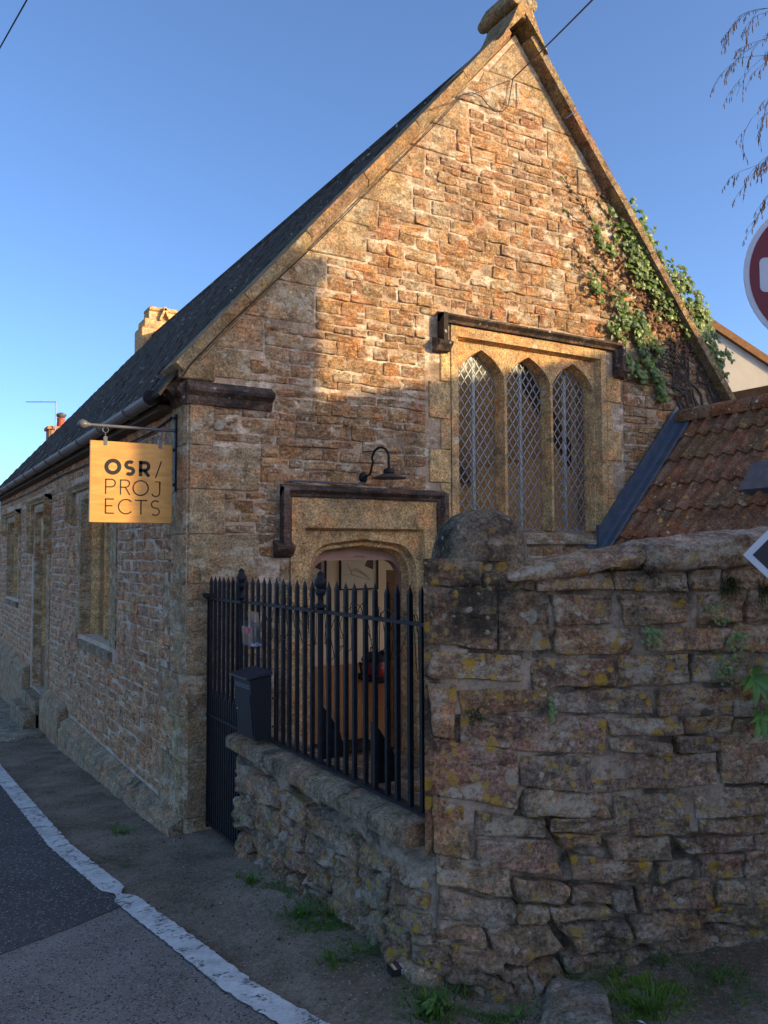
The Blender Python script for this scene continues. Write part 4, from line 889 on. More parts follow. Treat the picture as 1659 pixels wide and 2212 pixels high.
B = MB(); B.obox(onf((y0+y1)/2, 1.005, .003), (0, 1, 0), fn, ft, .126, .003, .128); dd = B.build('door', M['boxpaint'], pb)
B = MB(); B.lathe([(.006, 0), (.006, .006), (.004, .007)], onf(y0-.05, 1.02, .006), 10, fn); M['chrome'] = plain('chrome', (.6, .6, .62), .2, .5, 1., .05, 10, 0); B.build('lock', M['chrome'], dd, True)
for z in (1.165, 1.18): 
    B = MB(); B.obox(onf((y0+y1)/2, z, .002), (0, 1, 0), fn, ft, .125, .003, .0022); B.build('slot_trim', M['chrome'], pb)
for z in (.93, 1.10):
    B = MB(); B.box(.18, .215, y1-.02, y1-.005, z, z+.012); B.build('bracket', M['chrome'], pb)
# leaflet holder
lh = thing('leaflet_holder', 'clear plastic leaflet holder with pink dot hanging on the railing', 'leaflet holder')
hx = .16; c0 = Vector((hx, -.80, 1.615)); dy = Vector((0, -.185, 0)); ddn = Vector((0, -.05, -.205)); pnx = Vector((-1, 0, 0))
def pl_(o, a, b, th=.003): return [o, o+a, o+a+b, o+b]
for nm, o, a, b in (('back_panel', c0, dy, ddn), ('front_panel', c0+ddn*.45+pnx*.05, dy*.98, ddn*.55), ('side_panel', c0+ddn*.3, pnx*.05, ddn*.7), ('side_panel', c0+dy+ddn*.3, pnx*.05, ddn*.7), ('bottom_panel', c0+ddn, dy, pnx*.05), ('divider', c0+dy*.45, dy*.02+pnx*.03, ddn)):
    B = MB(); n_ = a.cross(b).normalized(); B.prism(pl_(o, a, b), n_*.003); B.build(nm, M['clear'], lh)
M['pink'] = plain('pink_sticker', (.85, .02, .14), .5, .3, 0, .03, 10, 0)
B = MB(); n_ = dy.cross(ddn).normalized(); n_ = n_ if n_.x < 0 else -n_; B.lathe([(.019, 0), (.019, .0008)], c0+ddn*.56+dy*.62+pnx*.0555, 20, n_); B.build('sticker', M['pink'], lh)
for t in (.3, .8):
    B = MB(); B.tube([c0+dy*t, c0+dy*t+Vector((.03, 0, .045))], .0015, 4); B.build('hanging_wire', M['black'], lh)

# ------------------------------------------------------------------ hanging sign
ys = .202
br = thing('sign_bracket', 'black iron wall bracket with ball end holding the wooden sign', 'bracket')
B = MB(); B.box(-.034, -.018, ys-.016, ys+.016, 2.45, 3.03); B.build('wall_plate', M['black'], br)
for z in (2.50, 2.76, 3.0):
    B = MB(); B.lathe([(.012, 0), (.012, .008), (.005, .012)], (-.034, ys, z), 8, (-1, 0, 0)); B.build('bolt', M['black'], br)
M['iron'] = plain('grey_iron', (.10, .095, .10), .45, .5, 0, .2, 20, .1)
B = MB(); B.tube([(-.03, ys, 2.905), (-.66, ys, 2.905)], .0125, 10); B.build('arm', M['iron'], br, True)
B = MB(); B.lathe([(.013, -.02), (.018, -.005), (.03, .012), (.035, .032), (.03, .053), (.015, .066), (.002, .07)], (-.66, ys, 2.905), 14, (-1, 0, 0)); B.build('ball_end', M['iron'], br, True)
for x in (-.535, -.145):
    B = MB(); B.tube([(x+math.sin(a)*.02, ys, 2.876+math.cos(a)*.02) for a in np.linspace(0, 6.3, 13)], .0035, 5); B.tube([(x, ys, 2.858), (x, ys, 2.825)], .004, 5); B.build('hook', M['iron'], br)
sg = thing('hanging_sign', 'square plywood sign lettered OSR / PROJECTS in black', 'sign')
sx0, sx1, sz0, sz1 = -.640, -.052, 2.212, 2.795
B = MB(); B.box(sx0, sx1, ys-.011, ys+.011, sz0, sz1, .002); bd = B.build('sign_board', M['ply'], sg)
for x in (-.535, -.145):
    B = MB(); B.box(x-.011, x+.011, ys-.016, ys+.016, 2.765, 2.828); B.build('clip', M['iron'], sg)
def stroke(B, pts, w, closed=False):
    P = [Vector((p[0], 0, p[1])) for p in pts]; n = len(P); vs = []; yf = ys-.0125
    for i, p in enumerate(P):
        a = P[i-1] if (i > 0 or closed) else p; b = P[(i+1) % n] if (i < n-1 or closed) else p
        t = (b-a).normalized(); k = Vector((-t.z, 0, t.x))
        if 0 < i < n-1:
            t1, t2 = (p-P[i-1]).normalized(), (P[i+1]-p).normalized(); cs = max(.5, math.sqrt(max(.05, (1+t1.dot(t2))/2))); k = k/cs
        vs += [p+k*w/2+Vector((0, yf, 0)), p-k*w/2+Vector((0, yf, 0)), p+k*w/2+Vector((0, yf+.0017, 0)), p-k*w/2+Vector((0, yf+.0017, 0))]
    fs = []
    for i in range(n if closed else n-1):
        a, b = i*4, ((i+1) % n)*4; fs += [(a, b, b+1, a+1), (a+2, a+3, b+3, b+2), (a, a+2, b+2, b), (a+1, b+1, b+3, a+3)]
    B.add(vs, fs)
def SX(x): return sx0+(x-315)/970*(sx1-sx0)
def SZ(y, x): 
    t = (x-315)/970; top = 385+t*70; bot = 1382+t*2; return sz1-(y-top)/(bot-top)*(sz1-sz0)
pxu = (sx1-sx0)/970
def P_(l): return [(SX(x), SZ(y, x)) for x, y in l]
def arcp(cx_, cy_, rx, ry_, a0, a1, n=22): return [(cx_+rx*math.cos(math.radians(a0+(a1-a0)*i/n)), cy_-ry_*math.sin(math.radians(a0+(a1-a0)*i/n))) for i in range(n+1)]
def letter(strokes, w, yscale=1.):
    B = MB()
    for l, cl in strokes: stroke(B, P_(l), w*pxu, cl)
    B.build('letter', M['letter'], bd)
def Sl(x0, x1, y0, y1):
    cx_ = (x0+x1)/2; r = (x1-x0)/2; h = (y1-y0)/4; return arcp(cx_, y0+h, r, h, 38, 270, 20)+arcp(cx_, y1-h, r, h, 90, -142, 20)[1:]
letter([(arcp(575, 710, 75, 74, 0, 360, 32)[:-1], True)], 46)
letter([(Sl(728, 815, 652, 800), False)], 42)
letter([([(900, 640), (900, 826)], False), ([(880, 660)]+arcp(952, 708, 45, 46, 90, -90, 14)+[(880, 754)], False), ([(945, 754), (1002, 830)], False)], 40)
letter([([(1150, 645), (1080, 845)], False)], 15)
letter([([(496, 856), (496, 1040)], False), ([(490, 862)]+arcp(556, 908, 50, 46, 90, -90, 14)+[(490, 954)], False)], 14)
letter([([(667, 864), (667, 1047)], False), ([(660, 871)]+arcp(725, 914, 46, 43, 90, -90, 14)+[(660, 957)], False), ([(722, 957), (776, 1051)], False)], 14)
letter([(arcp(903, 966, 90, 88, 0, 360, 36)[:-1], True)], 15)
letter([([(1078, 892), (1133, 892), (1133, 1020)]+arcp(1085, 1022, 48, 44, 0, -165, 16)[1:], False)], 14)
letter([([(497, 1094), (497, 1276)], False), ([(490, 1101), (592, 1101)], False), ([(497, 1182), (575, 1182)], False), ([(490, 1270), (595, 1272)], False)], 14)
letter([(arcp(732, 1190, 86, 86, 42, 318, 28), False)], 14)
letter([([(836, 1114), (986, 1116)], False), ([(909, 1114), (909, 1284)], False)], 15)
letter([(Sl(1034, 1130, 1118, 1290), False)], 15)

# ------------------------------------------------------------------ wall lamp over the door
lp = thing('wall_lamp', 'swan-neck wall lamp with wide dark shade above the doorway', 'lamp')
lm = gab(786, 1031, -.02); sh = Vector((lm.x+.06, -.36, 2.625))
shc = gab(840, 1030, -.30)
B = MB(); B.lathe([(.042, 0), (.042, .012), (.03, .025), (.012, .03)], (lm.x, 0, lm.z), 16, (0, -1, 0)); B.build('wall_mount', M['black'], lp, True)
top = shc+Z*.065; hgt = gab(822, 967, -.2).z
P = [Vector((lm.x+.0, -.03, lm.z))]
pa = Vector((lm.x+.02, -.09, lm.z+.02)); 
P += [pa, Vector((pa.x+.01, -.12, pa.z+.1))]
cc = Vector(((pa.x+top.x)/2, (-.12+top.y)/2, hgt-.09)); hv = (Vector((top.x, top.y, 0))-Vector((pa.x, -.12, 0)))/2
P += [cc-hv*math.cos(a)+Z*.09*math.sin(a) for a in np.linspace(0, math.pi, 12)]+[top]
B = MB(); B.tube(P, .0095, 8); B.build('swan_neck', M['black'], lp, True)
B = MB(); B.lathe([(.016, .07), (.04, .06), (.046, .032), (.04, .028), (.04, .018)], shc, 18); B.build('lamp_holder', M['black'], lp, True)
M['shade'] = plain('enamel_shade', (.035, .028, .024), .35, .5, 0, .2, 15, .05)
B = MB(); B.lathe([(.04, .03), (.06, .02), (.137, -.008), (.139, -.013), (.055, .01), (.04, .018)], shc, 28); B.build('lamp_shade', M['shade'], lp, True)
B = MB(); B.lathe([(.036, .018), (.038, -.045), (.033, -.07), (.02, -.086), (.004, -.09)], shc, 18); B.build('glass_jar', M['lampglass'], lp, True)
B = MB(); B.lathe([(.01, .0), (.01, -.02), (.019, -.04), (.019, -.052), (.01, -.064), (.002, -.066)], shc, 12); B.build('bulb', M['lampglass'], lp, True)
B = MB(); B.tube([(lm.x, -.012, lm.z-.045), (lm.x-.1, -.105, 2.54), (.95, -.1, 2.545), (.78, -.06, 2.545)], .007, 6); B.build('supply_cable', M['lead'], lp, True)
# ------------------------------------------------------------------ things inside the hall
def rect_on(y, x0, x1, z0, z1, th): B = MB(); B.box(x0, x1, y-th, y, z0, z1); return B
M['mount'] = plain('picture_mount', (.62, .58, .46), .8, .2, 0, .04, 8, 0); M['sketch'] = plain('sketch_line', (.10, .07, .04), .8, .1, 0, .1, 8, 0)
for (x0, x1, z0, z1, lab) in ((4.155, 4.845, 1.43, 1.995, 'black framed drawing with dark corner photo on the inner wall'), (3.25, 3.92, 1.43, 1.995, 'black framed drawing half hidden by the door frame')):
    p = thing('framed_picture', lab, 'picture'); B = MB(); fr_ = lambda P, y: [Vector((x, y, z)) for x, z in P]
    c = lambda a: [(x0+a, z0+a), (x0+a, z1-a), (x1-a, z1-a), (x1-a, z0+a), (x0+a, z0+a)]
    B.ring(fr_(c(.022), 5.56), fr_(c(0), 5.56), fr_(c(.022), 5.598), fr_(c(0), 5.598)); B.build('frame', M['black'], p)
    rect_on(5.598, x0+.02, x1-.02, z0+.02, z1-.02, .012).build('mount', M['mount'], p)
    B = MB(); w = x1-x0; h = z1-z0
    for L in ([(.2, .72), (.27, .55), (.5, .5), (.78, .32), (.8, .26), (.55, .34), (.32, .42), (.3, .55)], [(.1, .42), (.4, .42)], [(.35, .55), (.45, .6), (.6, .48), (.75, .4)]):
        B.tube([(x0+w*a, 5.583, z0+h*b) for a, b in L], .0025, 4)
    B.build('drawing', M['sketch'], p)
    B = MB(); B.prism([(x0+w*a, 5.585, z0+h*b) for a, b in ((.66, .66), (.88, .56), (.88, .86), (.72, .84))], (0, -.002, 0)); B.build('corner_photo', M['beam'], p)
v = thing('vacuum_cleaner', 'red canister vacuum cleaner with black lid on the wooden floor', 'vacuum cleaner'); vc = Vector((3.86, 4.0, .28))
M['red'] = plain('red_plastic', (.35, .012, .015), .35, .5, 0, .05, 10, 0)
B = MB(); B.lathe([(.17, .05), (.175, .07), (.165, .24), (.16, .25)], vc, 22); B.build('drum', M['red'], v, True)
B = MB(); B.lathe([(.172, .25), (.175, .28), (.15, .33), (.08, .37), (.02, .38)], vc, 22); B.tube([vc+Vector((-.05, 0, .36)), vc+Vector((-.05, 0, .43)), vc+Vector((.06, 0, .43)), vc+Vector((.06, 0, .36))], .012, 6); B.build('lid', M['black'], v, True)
B = MB(); B.lathe([(.19, .01), (.195, .03), (.18, .055)], vc, 22); B.build('bumper', M['black'], v, True)
for a in (.6, 2.5, 3.9, 5.5):
    B = MB(); B.lathe([(.045, -.015), (.045, .015)], vc+Vector((math.cos(a)*.2, math.sin(a)*.2, .045)), 12, (math.cos(a), math.sin(a), 0)); B.build('wheel', M['black'], v, True)
B = MB(); B.tube([vc+Vector((-.17, -.05, .2)), vc+Vector((-.26, -.08, .25)), vc+Vector((-.3, -.2, .1)), vc+Vector((-.18, -.3, .02)), vc+Vector((.05, -.32, .02)), vc+Vector((.3, -.28, .02)), vc+Vector((.5, -.2, .02))], .018, 8); B.build('hose', M['black'], v, True)
B = MB(); B.box(1.25, 1.95, .45, .85, .281, .295); M['mat'] = plain('coir_mat', (.05, .035, .025), .95, .1, 0, .3, 60, .5); tag(B.build('door_mat', M['mat']), 'dark brown door mat just inside the open doorway', 'mat')

# ------------------------------------------------------------------ porch with pantiled roof beyond the wall
porch = thing('porch', 'small tiled lean-to roof with lead flashing built against the gable', 'porch')
rx, rz, ex, ez = 5.30, 3.40, 3.92, 1.85; sd = Vector((ex-rx, 0, ez-rz)); sL = sd.length; sdn = sd.normalized(); spn = Vector((-sdn.z*-1, 0, 0)); spn = Vector((sdn.z, 0, -sdn.x)); spn = spn if spn.z > 0 else -spn
B = MB(); B.box(4.05, 6.5, -2.6, -.03, .0, 1.84); B.build('porch_wall', M['plaster'], porch)
B = MB(); P0 = Vector((rx, -2.75, rz))-spn*.02; B.prism([P0, P0+sdn*sL, P0+sdn*sL-spn*.08, P0-spn*.08], (0, 2.72, 0)); P1 = Vector((rx, -2.75, rz-.02)); B.prism([P1, P1+Vector((1.38, 0, -1.55)), P1+Vector((1.38, 0, -1.63)), P1+Vector((0, 0, -.08))], (0, 2.72, 0)); B.build('roof_deck', M['beam'], porch)
M['tile'] = stone_mat('clay_tile', [(.19, .095, .06), (.23, .12, .07), (.16, .09, .06), (.21, .11, .075), (.15, .105, .06)], .25, .25, .35, 0, 0, .8, .5, .08, .3, (1.6, 1.45, 1.15), .2)
rows, tw = 6, .31; expo = sL/rows; nt_ = 8
prof = [(0, 0), (.10, -.004), (.24, -.004), (.33, .028), (.43, .036), (.52, .004), (.60, -.004), (.74, -.006), (.84, .03), (.93, .042), (1.02, .022), (1.06, .0)]
for r in range(rows):
    for c in range(nt_):
        y0 = -.16-c*tw; B = MB(); vs = []
        d0 = sL-(r+1)*expo-.06 if r < rows-1 else 0.; d1 = sL-r*expo+.015; d0 = max(0, d0)
        for (d, lift) in ((d0, .004), (d1, .034)):
            for (a, h) in prof: vs.append(Vector((rx, y0-a*tw, rz))+sdn*d+spn*(lift+h+.004))
        for (d, lift) in ((d0, -.012), (d1, .016)):
            for (a, h) in prof: vs.append(Vector((rx, y0-a*tw, rz))+sdn*d+spn*(lift+h+.004))
        n = len(prof); fs = []
        for i in range(n-1): fs += [(i, i+1, n+i+1, n+i), (2*n+i+1, 2*n+i, 3*n+i, 3*n+i+1), (n+i, n+i+1, 3*n+i+1, 3*n+i), (i+1, i, 2*n+i, 2*n+i+1)]
        fs += [(0, n, 3*n, 2*n), (n-1, 3*n-1, 4*n-1, 2*n-1)]
        B.add(vs, fs, random.random()); B.build('clay_tile', M['tile'], porch, False)
for k in range(6):
    B = MB(); P = [Vector((rx+math.cos(a)*.13, -.04-k*.45, rz-.02+math.sin(a)*.12)) for a in np.linspace(-.3, math.pi+.3, 9)]; B.prism(P, (0, -.44, 0), random.random()); B.build('ridge_tile', M['tile'], porch)
B = MB()
o = Vector((rx+.02, -.03, rz+.02)); B.prism([o+spn*.0, o+Vector((0, -.005, 0))+spn*.15, o+Vector((0, -.012, 0))+spn*.15, o+Vector((0, -.012, 0))], sdn*(sL+.02)); B.build('flashing_upstand', M['lead'], porch)
B = MB(); P = [o+Vector((0, -.015-a, 0))+spn*b for a, b in ((0, .06), (.02, .055), (.045, .05), (.07, .04), (.10, .04), (.13, .045), (.15, .042), (.16, .03), (.0, .02))]; B.prism(P, sdn*(sL+.03)); B.build('flashing_apron', M['lead'], porch)
B = MB(); q = o+sdn*(sL-.25)+spn*.06+Vector((0, -.03, 0)); B.obox(q+Z*.05, (1, 0, 0), (0, 1, 0), Z, .04, .02, .11); B.build('flashing_end', M['lead'], porch)
B = MB(); q = hitp(1668, 1040, spn, spn.dot(Vector((rx, 0, rz))))+spn*.06; B.obox(q, (0, 1, 0), sdn, spn, .20, .17, .035); sl = B.build('rooflight', M['lead'], porch)
# far neighbours
M['render'] = plain('white_render', (.60, .53, .42), .95, .1, 0, .12, 2.5, .5); M['oldtile'] = plain('orange_roof_tile', (.32, .16, .07), .9, .1, 0, .35, 14, .5)
def PR(x, y, d): return CAM+ray(x, y)*d
nh = thing('rendered_house', 'white rendered house with orange tiled verge behind the ivy-clad gable', 'house')
a = PR(1450, 640, 16); b = PR(1800, 872, 16); dz = (b-a); hdir = Vector((dz.x, dz.y, 0)).normalized(); nrm = Vector((-fw.x, -fw.y, 0)).normalized(); th = -nrm
B = MB(); B.prism([a-Z*.12, b-Z*.12, Vector((b.x, b.y, -.5)), Vector((a.x, a.y, -.5))], th*6); B.build('wall', M['render'], nh)
B = MB(); B.prism([a-Z*.10, b-Z*.10, b+Z*.06, a+Z*.06], -th*.07); B.prism([a-Z*.10, b-Z*.10, b+Z*.06, a+Z*.06], th*6.2); B.build('roof_verge', M['oldtile'], nh)
B = MB(); q = PR(1659, 838, 12.); B.box(q.x-.4, q.x+3, q.y-.5, q.y+.9, q.z-.6, q.z-.05); rf = tag(B.build('garden_roof', M['oldtile']), 'patch of orange tiled roof showing above the porch ridge', 'roof')
ch = thing('distant_chimney', 'small orange brick chimney with red pot beyond the roof', 'chimney'); q = PR(122, 930, 34)
M['brick'] = plain('orange_brick', (.42, .2, .09), .9, .1, 0, .3, 6, .4); M['pot'] = plain('red_pot', (.38, .09, .05), .7, .2, 0, .1, 6, .1)
B = MB(); B.box(q.x-.35, q.x+.35, q.y-.35, q.y+.35, -3, q.z-.02, .02); B.box(q.x-.42, q.x+.42, q.y-.42, q.y+.42, q.z-.02, q.z+.12, .02); st = B.build('stack', M['brick'], ch)
q2 = q+rt*.18
B = MB(); B.lathe([(.17, 0), (.15, .35), (.17, .4)], q2+Z*.1, 14); B.build('pot', M['pot'], ch, True)
B = MB(); B.lathe([(.16, .45), (.22, .53), (.22, .56), (.05, .64)], q2+Z*.1, 14)
for a_ in range(4): B.tube([q2+Vector((math.cos(a_*1.57)*.15, math.sin(a_*1.57)*.15, .45)), q2+Vector((math.cos(a_*1.57)*.15, math.sin(a_*1.57)*.15, .6))], .012, 4)
B.build('cowl', M['iron'], ch, True)
ae = thing('tv_aerial', 'thin metal television aerial on a pole beside the far chimney', 'aerial'); M['alu'] = plain('aluminium', (.45, .46, .48), .4, .5, .6, .1, 5, 0)
p0, p1 = PR(119, 935, 33.5), PR(121, 868, 33.5); B = MB(); B.tube([p0-Z*1, p1], .025, 6); B.build('pole', M['alu'], ae)
p2 = PR(57, 868, 33.5); B = MB(); B.tube([p1, p2], .022, 6); B.build('boom', M['alu'], ae)
for t in np.linspace(.1, 1, 9):
    B = MB(); c = p1+(p2-p1)*float(t); B.tube([c-fw*.16, c+fw*.16], .008, 4); B.build('element', M['alu'], ae)

# ------------------------------------------------------------------ the houses across the street, behind the camera, that shade the lane
oh = thing('opposite_house', 'tall stone house across the lane with a ridge chimney', 'house')
vd = Vector((1, 1.45, 0)).normalized(); pd = Vector((vd.y, -vd.x, 0)); rs = Vector((11.27, -13.0, 7.90))
st = rs+vd*.45; ln = 9.
def hp(o, w, z): return Vector((o.x, o.y, 0))+pd*w+Z*z
B = MB(); B.prism([hp(st, -3, -.5), hp(st, 3, -.5), hp(st, 3, 5.3), hp(st, 0, 7.7), hp(st, -3, 5.3)], vd*ln); B.build('wall', M['rubble'], oh)
B = MB()
for s in (-1, 1): B.prism([hp(st-vd*.15, 0, 7.90), hp(st-vd*.15, s*3.3, 5.25), hp(st-vd*.15, s*3.3, 5.10), hp(st-vd*.15, 0, 7.74)], vd*(ln+.3))
B.build('roof', M['oldtile'], oh)
B = MB(); B.box(10.88, 11.66, -13.2, -12.6, -.4, 9.02, .02); B.box(10.84, 11.70, -13.24, -12.56, 8.9, 9.06); B.build('chimney', M['brick'], oh)
for k in range(4):
    for z in (1.2, 3.6):
        B = MB(); c = hp(st+vd*(2+k*3.5), -3.01, z+.6); B.obox(c, vd, pd, Z, .5, .03, .6); w = B.build('window', M['white'], oh)
        B = MB(); B.obox(c-pd*.035, vd, pd, Z, .43, .01, .53); B.build('pane', M['glass'], w)
bn = thing('opposite_barn', 'long low stone barn across the lane', 'barn')
yb_ = -9.6; zr_ = 1.95+.3747*9.6
B = MB(); B.prism([(3, yb_-2, -.5), (3, yb_+2, -.5), (3, yb_+2, zr_-1.5), (3, yb_, zr_), (3, yb_-2, zr_-1.5)], (4.9, 0, 0)); B.build('wall', M['rubble'], bn)
B = MB()
for s in (-1, 1): B.prism([(2.9, yb_, zr_+.02), (2.9, yb_+s*2.3, zr_-1.62), (2.9, yb_+s*2.3, zr_-1.5), (2.9, yb_, zr_+.12)], (5.1, 0, 0))
B.build('roof', M['oldtile'], bn)

# ------------------------------------------------------------------ road signs at the right edge
sp = thing('road_sign', 'round red no entry sign with white bar on a grey post', 'road sign')
q = PR(1784, 590, 3.12); M['signred'] = plain('sign_red', (.16, .005, .012), .45, .4, 0, .05, 8, 0); M['signwhite'] = plain('sign_white', (.55, .57, .62), .5, .4, 0, .1, 12, 0); M['post'] = plain('grey_post', (.2, .2, .21), .5, .4, .2, .2, 8, .1)
nv = (-fw+Vector((-.1, 0, 0))).normalized(); nv.z = 0; nv.normalize(); hu = Z.cross(nv).normalized()
B = MB(); B.lathe([(.3, -.004), (.3, .0)], q, 64, nv); pt_ = B.build('plate', M['signwhite'], sp)
B = MB(); B.lathe([(.279, 0), (.279, .0012)], q, 64, nv); B.build('red_field', M['signred'], pt_)
B = MB(); P = []
for (sx, sy) in ((1, 1), (-1, 1), (-1, -1), (1, -1)):
    for i in range(5):
        a = math.atan2(sy, sx)-math.pi/4+i*math.pi/8; P.append(q+hu*(sx*.222+math.cos(a)*.02)+Z*(sy*.046+math.sin(a)*.02)+nv*.0013)
B.prism(P, nv*.001); B.build('white_bar', M['signwhite'], pt_)
B = MB(); B.tube([Vector((q.x, q.y, .1))-nv*.045, q-nv*.045+Z*.32], .038, 12); B.build('post', M['post'], sp, True)
dg = thing('arrow_sign', 'black pointed sign plate with white border beside the wall top', 'road sign'); q = PR(1784, 1198, 3.05)
B = MB(); h = .297; D4 = lambda h, o: [q+hu*(a*h)+Z*(b*h)+nv*o for a, b in ((1, 0), (0, 1), (-1, 0), (0, -1))]
B.prism(D4(h, 0), nv*.004); pp = B.build('plate', M['signwhite'], dg)
M['signblack'] = plain('sign_black', (.012, .014, .02), .5, .4, 0, .2, 10, .05)
B = MB(); B.prism(D4(h-.034, .0042), nv*.001); B.build('black_field', M['signblack'], pp)

# ------------------------------------------------------------------ plants
def leafmat(name, a, b, rough=.5, tr=.25):
    g = G(name, rough, .4); t = g.attr('tint'); c = g.mix(t, a, b); c = g.mix(.4, c, g.ramp(g.noise(30, 3), [(.3, .7), (.7, 1.3)]), 'MULTIPLY'); g.col(c)
    g.b.inputs['Subsurface Weight'].default_value = 0
    n = g.t; o = [k for k in n.nodes if k.type == 'OUTPUT_MATERIAL'][0]; tl = g.n('ShaderNodeBsdfTranslucent'); g.set(tl.inputs[0], g.mix(1., c, (1.2, 1.5, .6), 'MULTIPLY')); mx = g.n('ShaderNodeMixShader'); mx.inputs[0].default_value = tr
    n.links.new(g.b.outputs[0], mx.inputs[1]); n.links.new(tl.outputs[0], mx.inputs[2]); n.links.new(mx.outputs[0], o.inputs[0]); return g.m
M['ivy'] = leafmat('ivy_leaf', (.035, .08, .010), (.21, .27, .045), .42, .2); M['dead'] = leafmat('dead_leaf', (.16, .07, .03), (.26, .13, .06), .8, .1); M['grass'] = leafmat('grass_blade', (.055, .115, .016), (.15, .24, .04), .6, .3)
M['broad'] = leafmat('broad_leaf', (.09, .21, .05), (.17, .32, .08), .45, .25); M['moss'] = leafmat('moss', (.03, .05, .008), (.06, .09, .015), .95, .1); M['penny'] = leafmat('wall_plant_leaf', (.11, .19, .05), (.22, .30, .11), .5, .2)
g_ = G('bark', .9, .1); g_.col((.10, .08, .065)); M['stem'] = g_.m
IV = [(0, -.5), (.22, -.42), (.5, -.18), (.28, .02), (.34, .28), (.12, .24), (0, .6), (-.12, .24), (-.34, .28), (-.28, .02), (-.5, -.18), (-.22, -.42)]
def leaf(B, c, n, s, roll, shape=IV, tint=None, curl=.12):
    n = n.normalized(); a = n.orthogonal().normalized(); b = n.cross(a); ca, sa = math.cos(roll), math.sin(roll); u = a*ca+b*sa; w = n.cross(u)
    vs = [c+n*s*curl*.6]+[c+u*x*s+w*y*s-n*s*curl*(x*x+y*y)*2 for x, y in shape]; m = len(shape)
    B.add(vs, [(0, 1+i, 1+(i+1) % m) for i in range(m)], random.random() if tint is None else tint)
random.seed(11)
ivy = thing('ivy', 'green ivy with dry brown leaves climbing the right side of the gable', 'ivy')
L = MB(); Dd = MB(); St = MB()
def clus(px, py, sx, sy, n, B, s0, s1, off=.10, slope=1.12):
    for _ in range(n):
        a = random.gauss(0, 1)*sx; b = random.gauss(0, 1)*sy; x, y = px+a-13, py+a*slope+b
        if x > 1290+(y-330)*.731+4 and random.random() > .22: continue
        dpt = rr(.015, off)
        p = gab(x, y, -dpt)
        nv_ = Vector((rr(-.7, .4), -1, rr(-.2, .9))); leaf(B, p, nv_, rr(s0, s1), rr(0, 6.3))
for px, py, sx, sy, n in ((1380, 470, 14, 8, 40), (1385, 530, 22, 22, 75), (1405, 580, 26, 24, 95), (1430, 620, 26, 22, 80), (1400, 490, 16, 18, 45), (1455, 640, 22, 20, 70), (1480, 670, 22, 18, 60), (1510, 690, 16, 16, 60), (1440, 560, 14, 14, 40), (1475, 610, 12, 12, 36), (1535, 690, 12, 16, 50), (1545, 730, 14, 14, 40), (1555, 770, 8, 16, 30), (1575, 800, 6, 18, 16), (1500, 620, 8, 10, 18), (1528, 660, 8, 10, 22), (1310, 520, 6, 8, 9), (1300, 490, 5, 6, 6), (1335, 545, 5, 6, 6), (1303, 620, 7, 10, 20), (1355, 655, 8, 12, 16), (1360, 690, 8, 12, 20), (1400, 690, 10, 12, 30), (1350, 720, 9, 9, 26), (1395, 720, 10, 10, 24), (1405, 755, 9, 9, 22), (1375, 790, 8, 8, 18), (1400, 810, 8, 8, 20), (1420, 790, 8, 10, 18), (1440, 820, 7, 8, 20), (1445, 850, 6, 10, 22), (1435, 750, 9, 8, 14), (1590, 770, 6, 6, 8), (1490, 590, 5, 9, 10), (1520, 640, 5, 9, 10)):
    clus(px, py, sx, sy, int(n*1.9), L, .03, .09)
for px, py, sx, sy, n in ((1430, 650, 40, 22, 170), (1450, 690, 40, 18, 190), (1420, 610, 30, 30, 80), (1350, 560, 20, 14, 26), (1470, 730, 30, 10, 90), (1330, 600, 20, 30, 26)):
    clus(px, py, sx, sy, n, Dd, .025, .055, .05, .9)
for (xa, ya, xb, yb) in ((1215, 385, 1300, 500), (1220, 455, 1330, 540), (1235, 530, 1350, 640), (1245, 570, 1340, 660), (1265, 620, 1400, 740), (1285, 430, 1370, 530), (1300, 415, 1360, 470), (1320, 700, 1380, 740), (1240, 540, 1330, 620)):
    P = []
    for i in range(9):
        t = i/8; x = xa+(xb-xa)*t+rr(-4, 4); y = ya+(yb-ya)*t+rr(-4, 4); p = gab(x, y, -.022); P.append(p)
        for _ in range(3): leaf(Dd if random.random() < .7 else L, p+Vector((rr(-.03, .03), -.01, rr(-.03, .03))), Vector((rr(-.5, .5), -1, rr(-.2, .6))), rr(.022, .045), rr(0, 6.3))
    St.tube(P, .0045, 4)
for k in range(26):
    x0 = rr(1480, 1570); y0 = 880+rr(-10, 20); P = []
    for i in range(8):
        t = i/7; P.append(gab(x0+t*rr(-95, -20)+10*nz(k, t*3), y0-t*rr(110, 170), -.025))
    St.tube(P, rr(.004, .011), 4)
for k in range(60): 
    p = gab(rr(1420, 1560), rr(740, 900), -.03); leaf(Dd, p, Vector((rr(-.5, .5), -1, rr(-.3, .5))), rr(.025, .05), rr(0, 6.3))
L.build('green_leaves', M['ivy'], ivy, False, 'stuff', fix=False); Dd.build('dry_leaves', M['dead'], ivy, False, 'stuff', fix=False); St.build('stems', M['stem'], ivy, True, fix=False)

